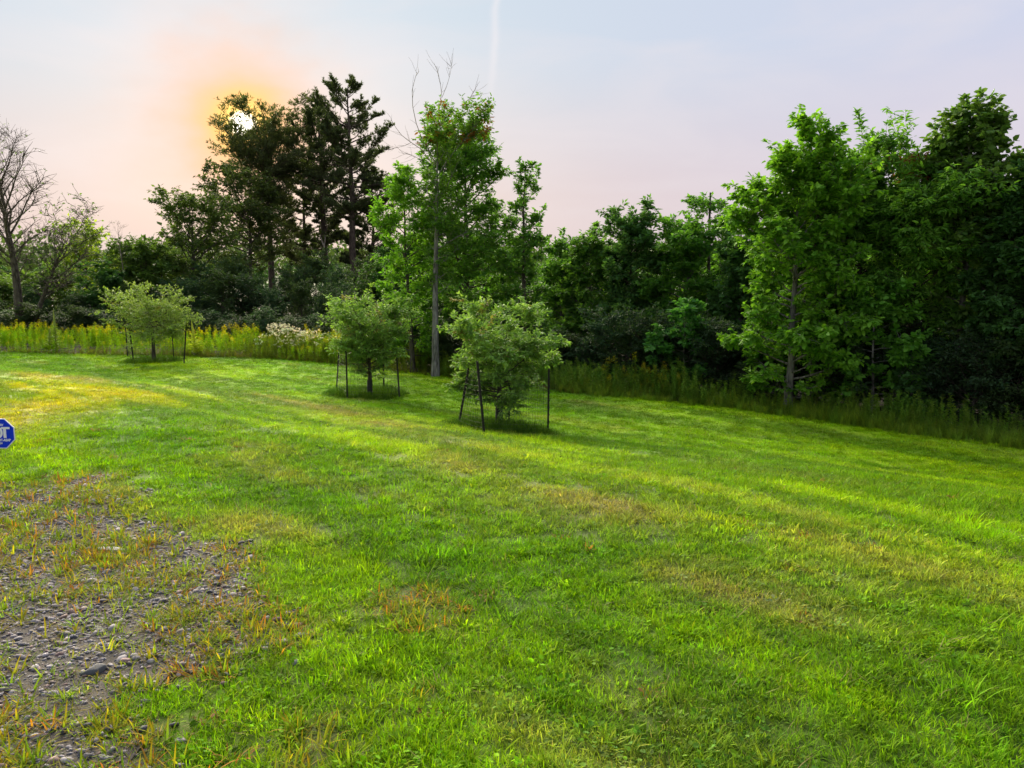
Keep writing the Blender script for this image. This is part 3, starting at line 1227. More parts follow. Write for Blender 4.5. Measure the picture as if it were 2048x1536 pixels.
# dead twigs poking out
loc, H, w = spot(243, 35, 440, 22)
t = broadleaf_tree('dead_tree', loc, H, [(0, .2 * w), (.7, .8 * w), (1, w)], cb=.75, r0=.05, limbs=9, twigs=50, nleaf=0, seed=5, el=(50, 60), bark=M_DEAD)
tag(t, 'thin dead tree top of bare twigs above the olive trees', 'tree')

# --- round oak and the spreading tree below the sun
tree_at(386, 37, 378, 84, 'full', name='oak_tree', cols=((.028, .055, .014), (.060, .085, .02)), seed=31, cb=.30, nleaf=11000, leaf=.17, limbs=44, twigs=520, r0=.15,
        label='round broad oak with dark stems showing, left of the pines' if False else 'round broad oak with dark forking stems beside the sunlit pine', el=(30, 62))
tree_at(500, 42, 322, 100, 'vase', name='spreading_tree', cols=((.024, .042, .014), (.05, .065, .02)), seed=33, cb=.42, nleaf=12000, leaf=.19, limbs=46, twigs=560, r0=.18,
        label='wide dark tree spreading below the pine that hides the sun', el=(15, 55), asym=(math.pi, .25))

# --- white pines
for i, (px, Y, yt, hw, cb, prof, lean, sd) in enumerate([
        (655, 48, 198, 60, .34, [(.0, .5), (.4, .7), (.55, .95), (.7, 1.0), (.85, .7), (1, .2)], (-.2, 0), 2),
        (712, 45.5, 158, 78, .42, [(.0, .4), (.4, .6), (.55, .95), (.68, 1.0), (.82, .72), (.92, .42), (1, .12)], (-.25, 0), 3),
        (748, 47, 330, 48, .18, [(.0, .7), (.3, .9), (.5, 1.0), (.7, .85), (.85, .6), (1, .2)], (.0, 0), 4),
        (610, 50, 300, 60, .20, [(.0, .5), (.3, .8), (.6, 1.0), (.8, .7), (1, .2)], (.1, 0), 5)]):
    loc, H, w = spot(px, Y, yt, hw)
    t = pine_tree('pine_tree', loc, H, [(a, b * w) for a, b in prof], cb=cb, r0=.24 if i < 2 else .16, whorls=[24, 25, 22, 22][i], seed=sd, lean=lean, tw=[.9, .95, .9, .9][i])
    tag(t, ['pine with an uneven top between the sun pine and the tallest pine', 'tallest pine with a bare straight trunk and ragged tip',
            'shorter dark pine close beside the tallest pine', 'dense dark pine half hidden behind the other pines'][i], 'tree', 'white pines')

loc, H, w = spot(543, 46, 206, 84)
t = broadleaf_tree('pine_tree', loc, H, [(.3, .6 * w), (.5, .7 * w), (.66, .6 * w), (.74, .6 * w), (.84, .95 * w), (.92, 1.0 * w), (1, .9 * w)], cb=.38, tbias=.5, r0=.22, limbs=110, twigs=1500, nleaf=34000,
                   leaf=.21, lw=.24, cols=((.034, .046, .020), (.062, .074, .030)), seed=14, el=(4, 66), up=.45, twl=.36, droop=-.5, bark=M_BARKP, mat=M_NEEDLE, trunk_top=.93, wob=.004)
tag(t, 'flat topped pine standing in front of the sun', 'tree', 'white pines')

# --- dark shrubs at the foot of the pines
protos = []
for i in range(3):
    p = broadleaf_tree('shrub', (0, 0, 0), 3.2, [(0, .9), (.25, 1.25), (.6, 1.1), (.85, .7), (1, .3)], cb=.03, r0=.05, limbs=40, twigs=330, nleaf=6500, leaf=.14, lw=.5,
                       cols=[((.018, .045, .022), (.04, .07, .03)), ((.022, .042, .016), (.045, .07, .022)), ((.015, .032, .016), (.035, .06, .024))][i], seed=60 + i, el=(25, 75))
    protos.append(p)
SH = [(385, 33, 560), (440, 32.5, 535), (500, 33, 545), (545, 32, 575), (600, 33, 560), (655, 31, 570), (705, 30, 560), (755, 29, 545), (800, 28, 560), (340, 34, 555),
      (470, 35, 510), (580, 36, 530), (680, 34, 530), (740, 33, 520), (150, 33, 585), (60, 34, 575), (260, 33, 570), (-40, 34, 565), (410, 36, 520), (630, 38, 500), (790, 34, 500)]
rs = np.random.default_rng(77)
for i, (px, Y, yt) in enumerate(SH):
    loc, H, _ = spot(px, Y, yt)
    sx = H / 3.2 * rs.uniform(.85, 1.15)
    if i < 3:
        o = protos[i]
        o.location = loc
        o.scale = (sx, sx, H / 3.2)
    else:
        o = dup(protos[i % 3], loc, rs.uniform(0, 6.28), (sx, sx, H / 3.2))
    tag(o, 'dark leafy shrub in the thicket behind the goldenrod', 'shrub', 'thicket shrubs behind the goldenrod')
ru = np.random.default_rng(78)
for i, px in enumerate(range(-190, 800, 34)):
    Y = float(np.interp(px, [-190, 300, 800], [31.5, 30.0, 25.5])) + ru.uniform(-.6, .8)
    loc, H, _ = spot(px, Y, 600)
    H = ru.uniform(1.0, 1.6)
    sx = ru.uniform(.5, .7)
    tag(dup(protos[i % 3], loc + np.array([0, 0, -.12]), ru.uniform(0, 6.28), (sx, sx, H / 3.2)), 'low dark bush close behind the goldenrod', 'shrub', 'low bushes close behind the goldenrod')
for i, px in enumerate(list(range(1090, 2330, 44)) + list(range(800, 1090, 48))):
    e = np.interp(px, [p[0] for p in EDGE_PX], EX)
    Y = float(edge_y(e)) + ru.uniform(1.3, 2.6)
    loc, H, _ = spot(px, Y, 700)
    H = ru.uniform(1.0, 1.9)
    sx = ru.uniform(.42, .6)
    tag(dup(protos[i % 3], loc, ru.uniform(0, 6.28), (sx, sx, H / 3.2)), 'low dark bush in the undergrowth at the foot of the wood', 'shrub', 'undergrowth bushes at the foot of the wood')
# leaning dead grey stem in the gap of the pines
pts = np.array([atY(x, y, 40) for x, y in [(618, 575), (632, 552), (645, 520), (648, 492), (640, 472)]])
b = np.array([pts[0][0] - .4, 40, float(zf(pts[0][0] - .4, 40))])
line = np.concatenate([[b], pts]) - b
br = np.array([pts[3], (pts[3] + atY(652, 474, 40)) / 2, atY(650, 470, 40)]) - b
root = empty('dead_tree', b)
V, Q = tubes(line[None], np.array([[.09, .08, .07, .06, .045, .02]]), 6)
obj('trunk', mesh_np('trunk', V, Q, smooth=True), M_DEAD, root)
V, Q = tubes(br[None], np.array([[.035, .03, .015]]), 5)
obj('branch', mesh_np('branch', V, Q, smooth=True), M_DEAD, root)
tag(root, 'pale crooked dead stem standing in the gap between the pines', 'tree')

# --- the tall tree with the clean grey trunk and dead top
bl = hit(871, 753)
YL = bl[1]


def rel(px, py, dy=0.0):
    return atY(px, py, YL + dy) - bl


topz = rel(868, 205)[2]
tl = broadleaf_tree('tall_tree', bl, topz, [(0, .2), (.45, .55), (.6, .8), (.75, .95), (.9, 1.0), (1, .55)], cb=.36, r0=.088, limbs=40, twigs=380, nleaf=8000, leaf=.10, lw=.5,
                    cols=((.035, .09, .014), (.085, .15, .02)), seed=41, el=(20, 55), lean=(.10, 0), asym=(0, .55), bark=M_BARKG, tpl=LEAF6, accent=((.22, .09, .02), .14, .84), wob=.012)
tag(tl, 'tall slender tree with clean grey trunk and dead bare twigs on top', 'tree')
dead = []
rd = np.random.default_rng(4)
for pts, r in (([(871, 330), (858, 300), (838, 268), (828, 230), (822, 190), (830, 155), (838, 142)], .018), ([(868, 270), (874, 235), (884, 195), (880, 160), (872, 133)], .014),
               ([(884, 195), (896, 165), (902, 140), (904, 125)], .009), ([(865, 330), (845, 300), (822, 285), (800, 268), (782, 240)], .018), ([(822, 285), (808, 292), (790, 296), (776, 300)], .010),
               ([(858, 340), (840, 318), (815, 306), (800, 312)], .010), ([(925, 215), (936, 200), (944, 190), (951, 176)], .009)):
    P = np.array([rel(x, y, rd.normal(0, .05)) for x, y in pts])
    s = np.linspace(0, 1, 8)
    P8 = np.stack([np.interp(s, np.linspace(0, 1, len(P)), P[:, k]) for k in range(3)], -1)
    dead.append(tubes(P8[None], (r * .62 * np.linspace(1, .35, 8))[None], 4))
    nb = 9
    bs, tg = interp_lines(P8[None], np.zeros(nb, int), rd.uniform(.3, 1, nb))
    PP = grow(bs, unit(tg + sphere_dir(rd, nb) * .9), rd.uniform(.15, .45, nb), 4, rd, .3, .18)
    dead.append(tubes(PP, np.repeat(np.linspace(.004, .002, 4)[None], nb, 0), 3))
V, Q = join(dead)
o = obj('dead_branches', mesh_np('dead_branches', V, Q, smooth=True), M_DEAD, tl)
o['label'] = 'bare dead top branches'

tree_at(932, YL + 1.6, 212, 100, 'full', name='leafy_tree', cols=((.034, .098, .014), (.080, .160, .02)), seed=42, cb=.16, nleaf=28000, leaf=.12, limbs=60, twigs=760, r0=.10, lw=.5,
        label='full green tree right behind the grey trunk', el=(10, 60), accent=((.20, .085, .02), .07, .9))
tree_at(822, YL + .7, 332, 64, 'full', name='leafy_tree', cols=BRG, seed=43, cb=.12, nleaf=15000, leaf=.115, limbs=50, twigs=520, r0=.06, lw=.42,
        label='bright light green tree with fine leaves beside the grey trunk', el=(5, 55))
tree_at(1048, YL + 1.2, 326, 64, 'cone', name='leafy_tree', cols=((.032, .09, .016), (.07, .14, .022)), seed=44, cb=.12, nleaf=9000, leaf=.11, limbs=48, twigs=420, r0=.07,
        label='loose conical tree with sky showing through, next to the full green tree', el=(8, 55), shoots=14)

# --- middle: rounded young trees between the conical tree and the big right hand group
for i, (px, Y, yt, hw, sh, cl, nl, sho, lab) in enumerate([
        (1122, 22.5, 480, 46, 'slim', MDG, 5500, 10, 'small young tree with wispy tip shoots beside the conical tree'),
        (1175, 21.5, 460, 60, 'full', ((.030, .085, .016), (.080, .15, .02)), 7500, 14, 'low olive topped young tree with thin shoots against the pink sky'),
        (1257, 20.5, 405, 70, 'full', DKG, 12000, 0, 'dense dark green rounded tree with a narrow top'),
        (1372, 20, 393, 80, 'full', ((.030, .09, .016), (.080, .165, .02)), 13000, 4, 'dense tree with a yellow green top beside the dead snag'),
        (1448, 20.5, 400, 34, 'slim', MDG, 2600, 6, 'slim loose tree just behind the dead snag'),
        (1482, 18.5, 475, 60, 'full', DKG, 9000, 4, 'dark young tree filling the gap beside the big bright tree')]):
    tree_at(px, Y, yt, hw, sh, name='young_tree', cols=cl, seed=70 + i, cb=.06, nleaf=int(nl * 1.6), leaf=.125, limbs=54, twigs=560, r0=.07, label=lab, el=(8, 66), shoots=sho, twl=.4, bark=M_BARKG if i != 2 else None)
loc, H, _ = spot(1421, 20.2, 385)
P = trunk_line(H, 10, np.random.default_rng(3), (-.05, 0), .015)
V, Q = tubes(P[None], np.linspace(.075, .022, 10)[None], 7)
root = empty('dead_snag', loc)
obj('trunk', mesh_np('trunk', V, Q, smooth=True), M_BARK, root)
stub = np.array([P[8], P[8] + np.array([.08, 0, .12]), P[8] + np.array([.10, .02, .22])])
V, Q = tubes(stub[None], np.array([[.012, .008, .004]]), 4)
obj('branch', mesh_np('branch', V, Q, smooth=True), M_BARK, root)
tag(root, 'bare broken dead pole rising above the young trees', 'tree')

# --- right hand group
pR = hit(1597, 822)
YR = pR[1]
R_ = [(1588, YR + .0, 246, 130, 'full', BRG, 17000, .115, .7, 26, 'big bright yellow green tree with pale trunk at the lawn edge', M_BARKG, (0, .0), .09),
      (1640, YR + .9, 330, 85, 'egg', MDG, 9000, .115, .65, 6, 'tree with a thin pale stem just behind the big bright tree', M_BARKG, (0, 0), .18),
      (1715, YR + .8, 278, 88, 'egg', ((.036, .10, .018), (.075, .15, .024)), 9500, .12, .42, 12, 'dark green narrow tree between the bright tree and the red tinged ash', None, (0, 0), .12),
      (1825, YR + .3, 256, 130, 'vase', ((.045, .115, .016), (.095, .185, .024)), 15000, .125, .40, 14, 'broad layered ash with a few red brown leaves near its top', None, (0, 0), .2),
      (1925, YR - .2, 200, 88, 'top', ((.034, .080, .018), (.085, .135, .026)), 7500, .125, .85, 46, 'tall loose poplar with big leaves on wispy top shoots', M_BARKG, (0, 0), .3),
      (2035, YR - 1.0, 330, 92, 'egg', DKG, 14000, .115, .6, 8, 'dark dense tree past the poplar at the lawn edge', None, (0, 0), .1),
      (2150, YR - 2.0, 300, 100, 'egg', DKG, 12000, .115, .6, 4, 'large dark tree farther along the lawn edge past the dense one', None, (0, 0), .1)]
for i, (px, Y, yt, hw, sh, cl, nl, lf, lw, sho, lab, bk, ln, cb) in enumerate(R_):
    tree_at(px, Y, yt, hw, sh, name='woodland_tree', cols=cl, seed=120 + i, cb=cb, nleaf=int(nl * 2.0), leaf=lf * .92, lw=lw, limbs=58, twigs=720, r0=.075, label=lab, el=(10, 66), shoots=sho, twl=.42,
            tpl=LEAF6, bark=bk, wob=.018, accent=((.16, .06, .02), .10, .82) if i == 3 else None, droop=.35)
# saplings standing at the front of the wood
for i, (px, py, yt, hw, cl, nl, lab) in enumerate([
        (1372, 792, 600, 66, ((.032, .11, .022), (.07, .165, .03)), 4200, 'fresh green maple sapling in front of the dark gap'),
        (1757, 838, 560, 86, ((.045, .13, .018), (.095, .20, .025)), 5200, 'fresh green sapling with tiered branches in front of the ash'),
        (1310, 782, 650, 36, DKG, 1400, 'small dark sapling next to the fresh green maple sapling'),
        (1840, 850, 700, 40, DKG, 1300, 'low dark sapling under the ash')]):
    p = hit(px, py)
    tree_at(px, p[1] + .6, yt, hw, 'egg', name='sapling', cols=cl, seed=150 + i, cb=.15, nleaf=nl, leaf=.11, lw=.75, limbs=22, twigs=130, r0=.028, label=lab, el=(5, 45), up=.1, twl=.5, tpl=LEAF6,
            flat=.3, bark=M_BARKG, cat='tree')

# --- the wood behind: rows of similar trees
protos = []
for i in range(4):
    p = broadleaf_tree('forest_tree', (0, 0, 0), 6.5, [(0, .5), (.15, 1.2), (.4, 1.6), (.65, 1.35), (.85, .8), (1, .25)], cb=.05, r0=.08, limbs=46, twigs=380, nleaf=13000, leaf=.17,
                       cols=[DKG, ((.02, .055, .016), (.04, .09, .022)), ((.016, .046, .016), (.03, .072, .02)), ((.022, .058, .014), (.05, .10, .02))][i], seed=170 + i, el=(12, 66))
    protos.append(p)
FT = []
rf = np.random.default_rng(9)
for px in range(1070, 2330, 62):
    top = np.interp(px, [1070, 1150, 1250, 1480, 1560, 1650, 1800, 2300], [520, 500, 480, 480, 420, 370, 345, 345])
    base = float(np.interp(px, [1070, 2300], [24.5, 17.0]))
    for k, dY in enumerate((0, 3.4, 7.5)):
        FT.append((px + rf.uniform(-28, 28) + 20 * k, base + dY + rf.uniform(-.8, .8), top + rf.uniform(0, 55) + 6 * k))
for px in range(760, 1080, 55):
    for k, dY in enumerate((0, 5)):
        FT.append((px + rf.uniform(-20, 20), 29 + dY + rf.uniform(-1, 1), rf.uniform(465, 520)))
for px in range(-260, 760, 85):
    FT.append((px + rf.uniform(-20, 20), 56 + rf.uniform(-2, 4), rf.uniform(522, 548)))
for i, (px, Y, yt) in enumerate(FT):
    loc, H, _ = spot(px, Y, yt)
    sx = max(H / 6.5, .55) * rf.uniform(.85, 1.15)
    if i < 4:
        o = protos[i]
        o.location = loc
        o.scale = (sx, sx, H / 6.5)
    else:
        o = dup(protos[i % 4], loc, rf.uniform(0, 6.28), (sx, sx, H / 6.5))
    if Y > 50:
        tag(o, 'low woodland tree far behind the pines', 'tree', 'trees far behind the pines')
    elif px < 1085:
        tag(o, 'dim woodland tree deep behind the tall grey trunked tree', 'tree', 'trees behind the grey trunked tree')
    elif px < 1500:
        tag(o, 'dim woodland tree deep behind the rounded young trees', 'tree', 'trees behind the young trees')
    else:
        tag(o, 'dim woodland tree deep behind the bright tree and the ash', 'tree', 'trees behind the ash')


# ------------------------------------------------------------------ apple trees in wire cages
APROF = [[(.35, .35), (.5, .7), (.66, 1.0), (.8, .9), (1, .35)], [(.15, .25), (.3, .5), (.5, .85), (.68, 1.0), (.85, .8), (1, .4)],
         [(.15, .35), (.28, .6), (.45, .9), (.6, 1.0), (.78, .85), (1, .35)]]


def apple(i, a, hpx, wpx, label, cols, seed, low=0):
    p = a['p']
    top = atY(a['trunk'][0], hpx, p[1])
    H = top[2] - p[2]
    w = wpx * p[1] / F
    t = broadleaf_tree('apple_tree', p, H, [(q, v * w) for q, v in APROF[i]], cb=(.44, .29, .28)[i], r0=.055 if i else .06, limbs=36, twigs=380,
                       nleaf=(15000, 17000, 23000)[i], leaf=.068, lw=.5, cols=cols, seed=seed, el=((4, 50), (30, 70), (12, 60))[i], up=.15, twl=.5, shoots=(12, 40, 22)[i], tpl=LEAF6, trunk_top=.74, droop=.3, bark=M_BARK, mat=M_APPLE,
                       accent=((.26, .24, .07), .03, .6), wob=.02, low=low)
    tag(t, label, 'tree', 'caged apple trees')
    if i:
        V, Q = tubes(np.array([[(0, 0, -.02), (0, 0, .17), (.002, 0, .34)]]), np.array([[.060, .056, .055]]), 12)
        obj('trunk_guard', mesh_np('trunk_guard', V, Q, smooth=True), M_GUARD, t)['label'] = 'black sleeve round the trunk foot'
    return t


APC = ((.068, .140, .028), (.145, .215, .050))
apple(0, APPLES[0], 566, 88, 'caged apple tree with a flat spreading crown and two top shoots, next to the goldenrod', ((.080, .140, .030), (.165, .205, .050)), 210)
apple(1, APPLES[1], 585, 84, 'narrow upright caged apple tree beside the grey trunked tree', APC, 211)
apple(2, APPLES[2], 598, 120, 'wide bushy caged apple tree with drooping low branches, largest of the three', APC, 218, 3)


def t_post(parent, base, top, yaw):
    """T section steel post with studs and an anchor foot below ground"""
    prof = np.array([(-.019, -.003), (.019, -.003), (.019, .003), (.003, .003), (.003, .024), (-.003, .024), (-.003, .003), (-.019, .003)])
    c, s = math.cos(yaw), math.sin(yaw)
    prof = prof @ np.array([[c, s], [-s, c]])
    d = top - base
    V = []
    for z in (0, 1):
        q = base + d * z
        V += [(q[0] + x, q[1] + y, q[2]) for x, y in prof]
    n = 8
    Fq = [(i, (i + 1) % n, n + (i + 1) % n, n + i) for i in range(n)]
    me = bpy.data.meshes.new('post')
    L = np.linalg.norm(d)
    V2, F2 = list(V), [tuple(f) for f in Fq] + [tuple(range(n, 2 * n)), tuple(range(n - 1, -1, -1))]
    for k in range(int(L / .11)):       # studs that hold the wire
        q = base + d * ((k + .7) * .11 / L)
        b0 = len(V2)
        for dz in (0, .018):
            for x, y in ((-.006, -.012), (.006, -.012), (.006, -.003), (-.006, -.003)):
                X, Y = x * c - y * s, x * s + y * c
                V2.append((q[0] + X, q[1] + Y, q[2] + dz))
        for f in ((0, 1, 5, 4), (1, 2, 6, 5), (2, 3, 7, 6), (3, 0, 4, 7), (4, 5, 6, 7), (3, 2, 1, 0)):
            F2.append(tuple(b0 + j for j in f))
    me.from_pydata([tuple(map(float, v)) for v in V2], [], F2)
    me.update()
    return obj('post', me, M_POST, parent)


def cage(a, label, leans, hp):
    o0 = a['p'].copy()
    root = empty('tree_cage', o0)
    tag(root, label, 'cage', 'wire cages round the apple trees')
    rg = np.random.default_rng(int(a['trunk'][0]))
    bases, tops = [], []
    for q, ln in zip(a['pp'], leans):
        b = q - o0 + np.array([0, 0, -.12])
        t = b + np.array([ln[0], ln[1], hp + .12])
        t_post(root, b, t, rg.uniform(0, 6.28))
        bases.append(q - o0)
        tops.append(t)
    bases, tops = np.array(bases), np.array(tops)
    ang = np.arctan2(bases[:, 1] - bases[:, 1].mean(), bases[:, 0] - bases[:, 0].mean())
    order = np.argsort(ang)
    wires = []
    seg = 9
    for k in range(4):
        A, B = order[k], order[(k + 1) % 4]
        mid = (bases[A] + bases[B]) / 2
        outw = unit(np.array([mid[0], mid[1], 0]))

        def pt(u, v):
            u = np.asarray(u)[..., None]
            v = np.asarray(v)[..., None]
            pa = bases[A] * (1 - v) + tops[A] * v
            pb = bases[B] * (1 - v) + tops[B] * v
            p = pa * (1 - u) + pb * u
            return p + outw * .07 * np.sin(u * math.pi) + np.array([0, 0, .05])
        L = np.linalg.norm(bases[B] - bases[A])
        us = np.linspace(0, 1, seg)
        hv = np.linspace(.04, .80, 13)
        P = np.stack([pt(us, np.full(seg, v)) for v in hv])
        wires.append(tubes(P, np.full(P.shape[:2], .0011), 3))
        nv = max(3, int(L / .075))
        vs = np.linspace(.04, .80, 4)
        P = np.stack([pt(np.full(4, u), vs) for u in np.linspace(0, 1, nv)])
        wires.append(tubes(P, np.full(P.shape[:2], .0011), 3))
    V, Q = join(wires)
    obj('wire_mesh', mesh_np('wire_mesh', V, Q), M_WIRE, root)
    return root


cage(APPLES[0], 'wire cage on four dark posts round the flat crowned apple tree', [(.0, .0), (-.07, 0), (.0, .0), (.13, .0)], 1.02)
cage(APPLES[1], 'wire cage on four dark posts round the narrow upright apple tree', [(.10, 0), (.0, 0), (.0, 0), (-.05, 0)], 1.0)
cage(APPLES[2], 'wire cage on four dark posts round the wide bushy apple tree', [(.20, 0), (-.10, 0), (.0, 0), (.01, 0)], 1.0)

# uncut grass inside the cages
rng = np.random.default_rng(51)
for i, a in enumerate(APPLES):
    n = 420
    c0 = np.mean([q[:2] for q in a['pp']], axis=0)
    r = .95 * np.sqrt(rng.random(n)) * (1.0, .95, 1.1)[i]
    th = rng.uniform(0, 6.283, n)
    x, y = c0[0] + r * np.cos(th), c0[1] + r * np.sin(th) * .9 - .05
    s = rng.uniform(1.0, 1.6, n) * sstep(1.15, .5, r)
    col = np.array([.055, .125, .012]) * rng.uniform(.7, 1.5, (n, 1)) * np.stack([rng.uniform(.9, 1.3, n), np.ones(n), np.ones(n)], -1)
    scatter('uncut_grass', np.stack([x, y, zf(x, y)], -1), rng.integers(13, 15, n), np.stack([rng.normal(0, .15, n), rng.normal(0, .15, n), rng.uniform(0, 6.28, n)], -1),
            np.stack([s, s, s * 1.1], -1), col, G_GRASS, ['longer uncut grass under the flat crowned apple tree', 'longer uncut grass under the narrow upright apple tree', 'longer uncut grass under the wide bushy apple tree'][i], 'grass')


# ------------------------------------------------------------------ meadow: goldenrod, white flowers, tall grasses
def stalk_plant(rng, h=1.0, nl=46, flower=None, ll=.12):
    P = trunk_line(h, 6, rng, (rng.normal(0, .08), rng.normal(0, .08)), .02)
    V, Q = tubes(P[None], np.linspace(.006, .003, 6)[None], 3)
    Tt = np.concatenate([Q[:, [0, 1, 2]], Q[:, [0, 2, 3]]])
    parts = [(V, Tt, np.tile(np.array([[.8, .7, .8]]), (len(V), 1)))]
    t = rng.uniform(.12, .95, nl)
    pos = interp_line(P, t)
    az = rng.uniform(0, 6.28, nl)
    d = np.stack([np.cos(az), np.sin(az), rng.uniform(.1, .9, nl)], -1)
    c = np.ones((nl, 3)) * rng.uniform(.7, 1.25, (nl, 1))
    parts.append(leaves(pos, d, np.array([0, 0, 1.]) + rng.normal(0, .3, (nl, 3)), ll * rng.uniform(.6, 1.2, nl) * (1.15 - .5 * t), .22, c, LEAF4))
    if flower == 'gold':
        n = 44
        tt = rng.random(n)
        pos = P[-1] + np.stack([rng.normal(0, 1, n) * .07 * (1 - tt * .8), rng.normal(0, 1, n) * .07 * (1 - tt * .8), tt * .22 - .10], -1)
        c = np.array([1.9, 1.10, .25]) * rng.uniform(.6, 1.2, (n, 1))
        parts.append(leaves(pos, sphere_dir(rng, n), sphere_dir(rng, n), np.full(n, .032), .8, c, LEAF4))
    if flower == 'white':
        n = 60
        k = rng.integers(0, 7, n)
        cx, cyy, cz = rng.normal(0, .09, 7), rng.normal(0, .09, 7), rng.uniform(-.12, .06, 7)
        pos = P[-1] + np.stack([cx[k] + rng.normal(0, .02, n), cyy[k] + rng.normal(0, .02, n), cz[k] + rng.normal(0, .01, n)], -1)
        c = np.array([4.4, 3.05, 25.0]) * rng.uniform(.7, 1.2, (n, 1))
        parts.append(leaves(pos, sphere_dir(rng, n), np.array([0, 0, 1.]) + rng.normal(0, .3, (n, 3)), np.full(n, .034), .9, c, LEAF4))
    return mesh_np('herb', *cat3(*parts))


rh = np.random.default_rng(15)
herbs = [stalk_plant(rh, rh.uniform(.85, 1.1), 60, 'gold') for _ in range(3)] + [stalk_plant(rh, rh.uniform(.75, 1.05), 64) for _ in range(3)] + \
        [stalk_plant(rh, rh.uniform(.9, 1.1), 50, 'white') for _ in range(2)] + \
        [mesh_np('tall_grass', *blades(44, .10, .3, .65, .009, .2, rh, (1.5, 1.1, .8), (.9, .9, .9), 4, .7)) for _ in range(2)]
G_HERB = scatter_group(proto_collection('meadow_herb', herbs, M_HERB))


def meadow(name, n, px0, px1, depth, kinds, col, label, cat, hs=(.8, 1.1), seed=0, front=.0, dens=None):
    rg = np.random.default_rng(300 + seed)
    e0, e1 = np.interp([px0, px1], [p[0] for p in EDGE_PX], EX)
    x = rg.uniform(e0, e1, n)
    y = edge_y(x) + front + depth * rg.random(n) ** 1.2
    if dens is not None:
        k = rg.random(n) < dens(x, y)
        x, y = x[k], y[k]
        n = len(x)
    s = rg.uniform(*hs, n) * (.55 + .9 * fbm(x * .9, y * .9, 131 + seed, 3)) * (.55 + .45 * sstep(-.1, .9, y - edge_y(x) - front + rg.normal(0, .15, n)))
    c = np.array(col) * rg.uniform(.7, 1.3, (n, 1)) * np.stack([rg.uniform(.85, 1.25, n), np.ones(n), np.ones(n)], -1)
    scatter(name, np.stack([x, y, zf(x, y)], -1), np.asarray(kinds)[rg.integers(0, len(kinds), n)], np.stack([rg.normal(0, .08, n), rg.normal(0, .08, n), rg.uniform(0, 6.28, n)], -1),
            np.stack([s, s, s], -1), c, G_HERB, label, cat)


meadow('goldenrod_meadow', 2900, -380, 690, 4.2, [0, 1, 2, 3, 3, 4, 5, 4, 5], (.28, .48, .010), 'mass of yellow topped goldenrod along the back of the lawn', 'wildflowers', (.52, .74), 1,
       dens=lambda x, y: .35 + .65 * sstep(.35, .55, fbm(x * .6, y * .6, 137, 2)))
meadow('green_herb_bank', 900, 480, 900, 2.2, [3, 4, 5, 5], (.15, .23, .016), 'green leafy stalks between the goldenrod and the grey trunk', 'wildflowers', (.5, .75), 2)
meadow('white_wildflowers', 170, 505, 680, 1.8, [6, 7, 3], (.16, .23, .028), 'patch of white flower heads at the end of the goldenrod', 'wildflowers', (.62, .85), 3, .4)
meadow('dark_stalk_bank', 900, 880, 1420, 1.5, [3, 4, 5], (.17, .31, .035), 'dark green upright stalks at the foot of the middle wood', 'wildflowers', (.5, .75), 4, .1)
meadow('yellow_goldenrod_tuft', 45, 1215, 1385, .8, [0, 1, 2, 4], (.14, .22, .016), 'small yellow flowered goldenrod group in front of the dark wood', 'wildflowers', (.55, .75), 5, .1)
meadow('weedy_edge', 700, 1380, 2330, 1.3, [3, 4, 5, 9], (.17, .30, .03), 'dark low weeds along the lawn edge under the right hand trees', 'wildflowers', (.35, .65), 6, .1)
meadow('tall_grass_fringe', 950, -380, 1150, .6, [8, 9], (.19, .22, .035), 'fringe of long half dry grass in front of the goldenrod', 'grass', (.35, .6), 7, -.02)
meadow('dark_grass_fringe', 700, 1120, 2350, .6, [8, 9], (.22, .34, .03), 'dark green grass fringe along the lawn under the right hand trees', 'grass', (.35, .65), 8, -.02)


def mullein(px, py, top, lab, col, spike):
    rg = np.random.default_rng(px)
    p = hit(px, py)
    p[1] += .05
    p[0] = atY(px, 600, p[1])[0]
    p[2] = float(zf(p[0], p[1]))
    H = atY(px, top, p[1])[2] - p[2]
    root = empty('mullein', p)
    P = trunk_line(H, 7, rg, (rg.normal(0, .05), 0), .01)
    V, Q = tubes(P[None], np.array([[.02, .02, .024, .034, .038, .03, .01]]), 7)
    obj('flower_stalk', mesh_np('flower_stalk', V, Q, np.tile(np.array([spike]), (len(V), 1)), True), M_LEAF, root)
    n = 52
    t = np.sort(rg.uniform(.06, .68, n))
    pos = interp_line(P, t)
    az = np.arange(n) * 2.4
    d = np.stack([np.cos(az), np.sin(az), rg.uniform(.2, .8, n)], -1)
    V, Tt, C = leaves(pos, d, np.array([0, 0, 1.]) + rg.normal(0, .2, (n, 3)), .30 * (1.1 - t) * rg.uniform(.8, 1.1, n), .42, np.array(col) * rg.uniform(.8, 1.2, (n, 1)), LEAF6)
    obj('leaves', mesh_np('leaves', V, Tt, C), M_LEAF, root)
    tag(root, lab, 'plant', 'mullein stalks')


mullein(105, 705, 620, 'tallest thin mullein stalk in the goldenrod near the leafless trees', (.26, .36, .06), (.30, .34, .10))
mullein(90, 705, 655, 'short pale mullein stalk close to the tallest one', (.28, .38, .06), (.30, .34, .10))
mullein(386, 712, 642, 'bright yellow green leafy mullein just past the flat crowned apple tree', (.48, .56, .05), (.48, .50, .10))


